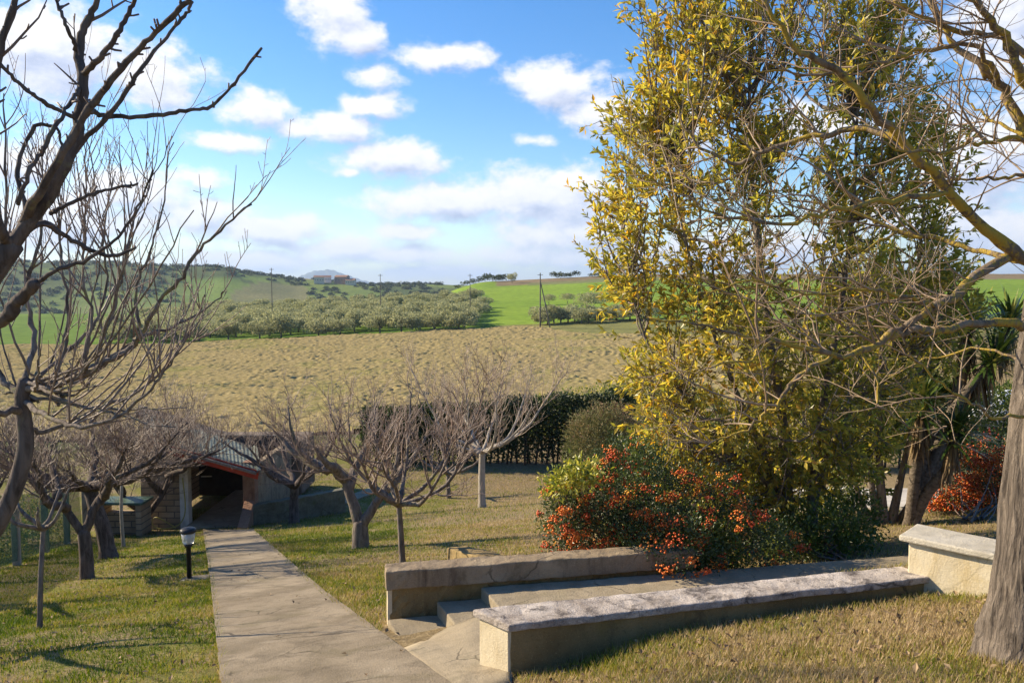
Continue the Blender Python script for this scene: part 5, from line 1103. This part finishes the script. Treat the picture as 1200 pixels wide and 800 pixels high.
# ------------------------------------------------------------------ olive groves and far things
M_olive = leafmat('olive_leaves', [(0, (.17, .175, .085)), (.5, (.32, .32, .165)), (1, (.48, .46, .28))], .35, .6, .2)
M_far = leafmat('far_leaves', [(0, (.05, .06, .025)), (.5, (.09, .105, .045)), (1, (.15, .145, .07))], .1, .7, .1)
M_trunk = bark('olive_trunk', (.08, .07, .055), (.16, .14, .11))
def crown_mesh(name, n, R_, Hh, z0, ls, mat, lobes=5):
    cs = np.array([(rng.normal(0, R_ * .42), rng.normal(0, R_ * .42), z0 + Hh * rng.uniform(.3, .75)) for _ in range(lobes)]); rad = R_ * rng.uniform(.45, .7, lobes)
    w_ = rng.integers(0, lobes, n); d = rdir(n); pos = cs[w_] + d * (rad[w_] * (.55 + .45 * rng.random(n) ** .5))[:, None] * [1, 1, Hh / R_ * .42]
    pos[:, 2] = np.maximum(pos[:, 2], z0 + .05); ln = ls * rng.uniform(.6, 1.4, n)
    V, Fc = leaf_arrays(pos, d * .7 + rdir(n) * .7 + [0, 0, .3], rdir(n) + [0, 0, .5], ln, ln * .55)
    tint = np.clip(.45 + .2 * (w_ / lobes - .5) + rng.normal(0, .18, n), 0, 1); return mesh_np(name, V, Fc, mat, tint=np.repeat(tint, 4))
OL = [crown_mesh('crown', 1700, 2.6, 3.4, .35, .38, M_olive, 7) for _ in range(5)]
def trunk_mesh(h, r):
    tb = Tubes(); tb.add(smooth_line([(0, 0, -.2), (.08, .02, h * .5), (-.05, 0, h)], 6), np.linspace(r, r * .7, 6), 7)
    for k_ in range(3):
        a = k_ * 2.1; tb.add(smooth_line([(-.05, 0, h * .9), (math.cos(a) * .5, math.sin(a) * .5, h * 1.6), (math.cos(a) * .8, math.sin(a) * .8, h * 2.3)], 5), np.linspace(r * .6, .03, 5), 5)
    V, Fc = tb.arrays((0, 0, 0)); return mesh_np('trunk', V, Fc, M_trunk, smooth=True)
OT = trunk_mesh(1.1, .18)
def olive(x, y, s, label, group, i):
    root = thing('olive_tree', label, 'tree', (x, y, gz(x, y)), rng.uniform(0, 6.28), group); root.scale = (s * rng.uniform(.95, 1.15), s, s * rng.uniform(.85, 1.1))
    link('crown', OL[i % 5], root); link('trunk', OT, root)
cnt = 0
for row in range(19):
    y = 173 + row * 7.6 + max(0, row - 9) * 1.6
    x = -.5 * y + (row % 2) * 3.2
    while x < -.032 * y - (0 if row < 6 else 2):
        xx, yy_ = x + rng.normal(0, .9), y + rng.normal(0, .9)
        if (row < 9 or xx > -.45 * y) and cnt < 262:
            olive(xx, yy_, rng.uniform(.85, 1.1) * 1.18, 'rounded grey green olive tree in the front row of the grove beyond the ploughed field' if row == 0 else 'grey green olive tree deeper in the grove beyond the ploughed field', 'olive trees in the front row of the grove' if row == 0 else 'olive trees deeper in the grove', cnt); cnt += 1
        x += 6.4 if row < 5 else 8.2 if row < 11 else 10.5
for k_ in range(17):
    tt = .035 + .0085 * k_; y = 176 + rng.normal(0, 2.0) + (k_ % 3) * 3
    olive(tt * y, y, rng.uniform(.85, 1.1), 'grey olive tree in the short row right of the A shaped pole', 'olive trees in the row right of the grove', cnt); cnt += 1
# larger tree clump and lone field trees
BT = [crown_mesh('crown', 1500, 3.0, 5.2, .8, .45, M_olive, 8) for _ in range(2)]
for (u, v, d, s, lab) in ((690, 357, 215, .95, 'tall grey tree standing above the olive row near the right'), (705, 356, 222, .9, 'grey tree beside the tallest tree above the olive row'), (643, 350, 260, .62, 'lone small brown tree in the green field'), (665, 349, 262, .62, 'lone small greyish tree in the green field, right of the brown one'), (600, 331, 440, 1.0, 'lone round dark tree on the green hilltop'), (726, 346, 275, .7, 'small tree in the green field at the far right')):
    p = P(u, v, d); root = thing('field_tree', lab, 'tree', (p[0], d, gz(p[0], d))); root.scale = (s, s, s); link('crown', BT[0] if d < 300 else BT[1], root); link('trunk', OT, root)
FT = [crown_mesh('ridge_tree', 260, 2.6, 3.6, .1, .75, M_far, 5) for _ in range(4)]
for m in FT: pass
for k_, u in enumerate([537, 545, 553, 558, 566, 572, 579, 584, 590, 650, 655, 662, 668, 674, 694, 699, 717, 724]):
    d = 468 + rng.normal(0, 4); p = P(u, 330, d); o = link('ridge_tree', FT[k_ % 4]); s = rng.uniform(.55, 1.15); o.location = (p[0], d, gz(p[0], d)); o.scale = (s * 1.3, s, s); o.rotation_euler = (0, 0, rng.uniform(0, 6))
    tag(o, 'small dark tree on the skyline of the green hill', 'tree', 'trees along the skyline of the green hill')
p = P(713, 326, 500); bh = thing('farmhouse', 'tiny white farmhouse among trees on the right skyline', 'house', (p[0], 500, gz(p[0], 500) - .5))
def house(root, w_, d_, h_, wm, rm, rh=1.4, wins=4):
    bm = bmesh.new(); box(bm, (0, 0, h_ / 2), (w_, d_, h_)); bm_obj('wall', bm, wm, root); bm = bmesh.new(); e = .4
    vs = [bm.verts.new(v) for v in ((-w_ / 2 - e, -d_ / 2 - e, h_ + .02), (w_ / 2 + e, -d_ / 2 - e, h_ + .02), (w_ / 2 + e, d_ / 2 + e, h_ + .02), (-w_ / 2 - e, d_ / 2 + e, h_ + .02), (-w_ / 2 - e, 0, h_ + rh), (w_ / 2 + e, 0, h_ + rh))]
    for f in ((0, 1, 5, 4), (2, 3, 4, 5), (1, 2, 5), (3, 0, 4), (3, 2, 1, 0)): bm.faces.new([vs[i] for i in f])
    bm_obj('roof', bm, rm, root)
    for i in range(wins):
        bm = bmesh.new(); box(bm, (-w_ / 2 + w_ * (i + .5) / wins, -d_ / 2 - .02, h_ * .6), (.9, .08, 1.3)); bm_obj('window', bm, M_dark, root)
M_cream = plain('cream_house', (.55, .46, .34), .9, 0, .1, .2); M_brickh = plain('brick_house', (.36, .20, .13), .9, 0, .15, .2); M_wh = plain('white_house', (.7, .68, .64), .9, 0, .08, .2); M_rt = plain('clay_roof', (.30, .16, .10), .9, 0, .2, .3)
house(bh, 9, 6, 4, M_wh, M_rt)
for (u, w_, h_, wm, lab, dd) in ((374, 12, 8, M_cream, 'cream house with clay roof, leftmost of the far hilltop houses', 985), (383, 10, 7, M_wh, 'white house in the middle of the far hilltop houses', 1000), (401, 16, 9, M_brickh, 'big red brick house on the far hilltop', 990), (411, 11, 6, M_cream, 'small cream house at the right of the big brick one on the far hilltop', 985)):
    p = P(u, 332, dd); hr = thing('hill_house', lab, 'house', (p[0], dd, gz(p[0], dd) - .5), rng.uniform(-.3, .3)); house(hr, w_, 9, h_, wm, M_rt, 2.2, 4)
# far woods, one mass
wd_p = []
for k_ in range(1150):
    u = rng.uniform(-150, 520); d = rng.uniform(760, 1090); p = P(u, 330, d); x, y = p[0], d; t_ = x / d
    n_ = math.sin(x * .013 + 2 * math.sin(y * .006)) + math.sin(y * .019 + 1.5 * math.cos(x * .009)) + .6 * math.sin(x * .037 + y * .029)
    near_top = d > 1000
    if -.40 < t_ < -.25 and d < 965: continue
    if n_ < (.1 if not near_top else .9) + rng.normal(0, .2): wd_p.append((x, y))
VV = []; FF = []; TT = []; off = 0
for (x, y) in wd_p:
    n_ = 70; s = rng.uniform(2.0, 4.2); d = rdir(n_); d[:, 2] = np.abs(d[:, 2]); pos = np.array([x, y, gz(x, y) - .3]) + d * s * rng.uniform(.6, 1.05, (n_, 1)) * [1.2, 1, 1]
    V, Fc = leaf_arrays(pos, rdir(n_), rdir(n_) + [0, 0, .6], np.full(n_, 1.7), np.full(n_, 1.2)); VV.append(V); FF.append(Fc[0] + off); off += len(V); TT.append(np.repeat(np.clip(rng.normal(.4, .1) + rng.normal(0, .2, n_), 0, 1), 4))
o = link('woodland', mesh_np('woodland', np.concatenate(VV), [np.concatenate(FF)], M_far, tint=np.concatenate(TT))); o['kind'] = 'stuff'; o['label'] = 'dark patches of far woodland on the distant hills'; o['category'] = 'woodland'
# utility poles
M_pole = plain('grey_wood_pole', (.12, .105, .09), .9, 0, .3, 3)
def pole(u, vtop, vbot, d, label, r=.11, strut=False):
    p = P(u, vbot, d); z0 = gz(p[0], d); zt = P(u, vtop, d)[2]; root = thing('utility_pole', label, 'pole', (p[0], d, z0)); tb = Tubes(); tb.add([(0, 0, -.4), (0, 0, (zt - z0) / 2), (0, 0, zt - z0)], [r * 1.2, r, r * .8], 8); tb.obj('pole_shaft', M_pole, root, (0, 0, 0))
    bm = bmesh.new(); box(bm, (0, 0, zt - z0 - .35), (1.1, .1, .1)); bm_obj('crossarm', bm, M_pole, root)
    if strut:
        tb = Tubes(); h_ = zt - z0; tb.add([(2.1, 0, -.3), (1.1, 0, h_ * .42), (0.1, 0, h_ * .82)], [r, r * .9, r * .8], 8); tb.obj('strut', M_pole, root, (0, 0, 0))
        bm = bmesh.new(); box(bm, (.75, 0, h_ * .42), (1.3, .08, .1)); bm_obj('brace', bm, M_pole, root)
pole(633, 320, 373, 165, 'A shaped wooden utility pole at the top corner of the ploughed field', .13, True)
pole(551, 321, 365, 190, 'wooden utility pole in front of the green field, left of the A shaped one', .09)
pole(446, 321, 362, 200, 'wooden utility pole rising from the middle of the olive grove', .09)
pole(319, 314, 365, 200, 'pale utility pole rising from the left part of the olive grove', .1)
# dense evergreen screen closing the garden on the right
N = 26000; p0, p1 = np.array([*P(835, 560, 24.5)[:2]]), np.array([*P(1330, 560, 23.5)[:2]])
u_ = rng.random(N); q = p0 + (p1 - p0) * u_[:, None] + rng.normal(0, .4, (N, 2)); hh = (2.0 + .9 * vnoise(u_ * 13, u_ * 0, 1.5, 21)) * rng.random(N) ** .75
p_ = np.stack([q[:, 0], q[:, 1], ground(q[:, 0], q[:, 1]) + .05 + hh], -1); bs = np.array([*((p0 + p1) / 2), gz(*((p0 + p1) / 2))])
root = thing('screen_hedge', 'long dark hedge behind the yard at the right, in front of the parked cars', 'hedge', bs)
ln = .11 * rng.uniform(.6, 1.4, N); leaves('foliage', p_, rdir(N) + [0, 0, .4], rdir(N) + [0, -.4, .4], ln, ln * .5, np.clip(.35 + .5 * noise_at(p_, .9) + rng.normal(0, .2, N), 0, 1), M_green, root, bs)
tb = Tubes()
for i in range(30):
    c = p0 + (p1 - p0) * (i + .5) / 30; g_ = np.array([c[0], c[1], gz(*c)]); tb.add([g_ - [0, 0, .1], g_ + [.05, 0, .8], g_ + [rng.normal(0, .15), 0, 1.9]], [.04, .03, .01], 5)
tb.obj('stems', M_darkbark, root, bs)

# tall green shrub filling the gap left of the evergreen trunks
bs = np.array([*P(800, 600, 13.5)[:2], 0]); bs[2] = gz(*bs[:2])
shrub('evergreen_shrub', 'rounded mid green shrub behind the berry bush, left of the evergreen trunks', bs, [E(790, 540, 13.5, 55, 60), E(840, 560, 13.3, 50, 55), E(760, 555, 13.8, 35, 45)], 9000, .09, .42, M_green, lambda p: .4 + .45 * noise_at(p, 1.5) + rng.normal(0, .2, len(p)), 16)
# orchard trees just outside the left edge: their trunks throw the long shadows over lawn and path
for (u, v, t_, lab) in ((100, 765, 3.3, 'bare fruit tree just outside the left edge, nearest to the viewer'), (100, 707, 3.4, 'bare fruit tree just outside the left edge, behind the nearest one')):
    q = G(u, v); x, y = q[0] - .951 * t_, q[1] + .309 * t_
    orchard('fruit_tree', lab, None, 3.6, 1.3, 1.9, .10, 5, DBk, dens=.22, base=np.array([x, y, gz(x, y)]))
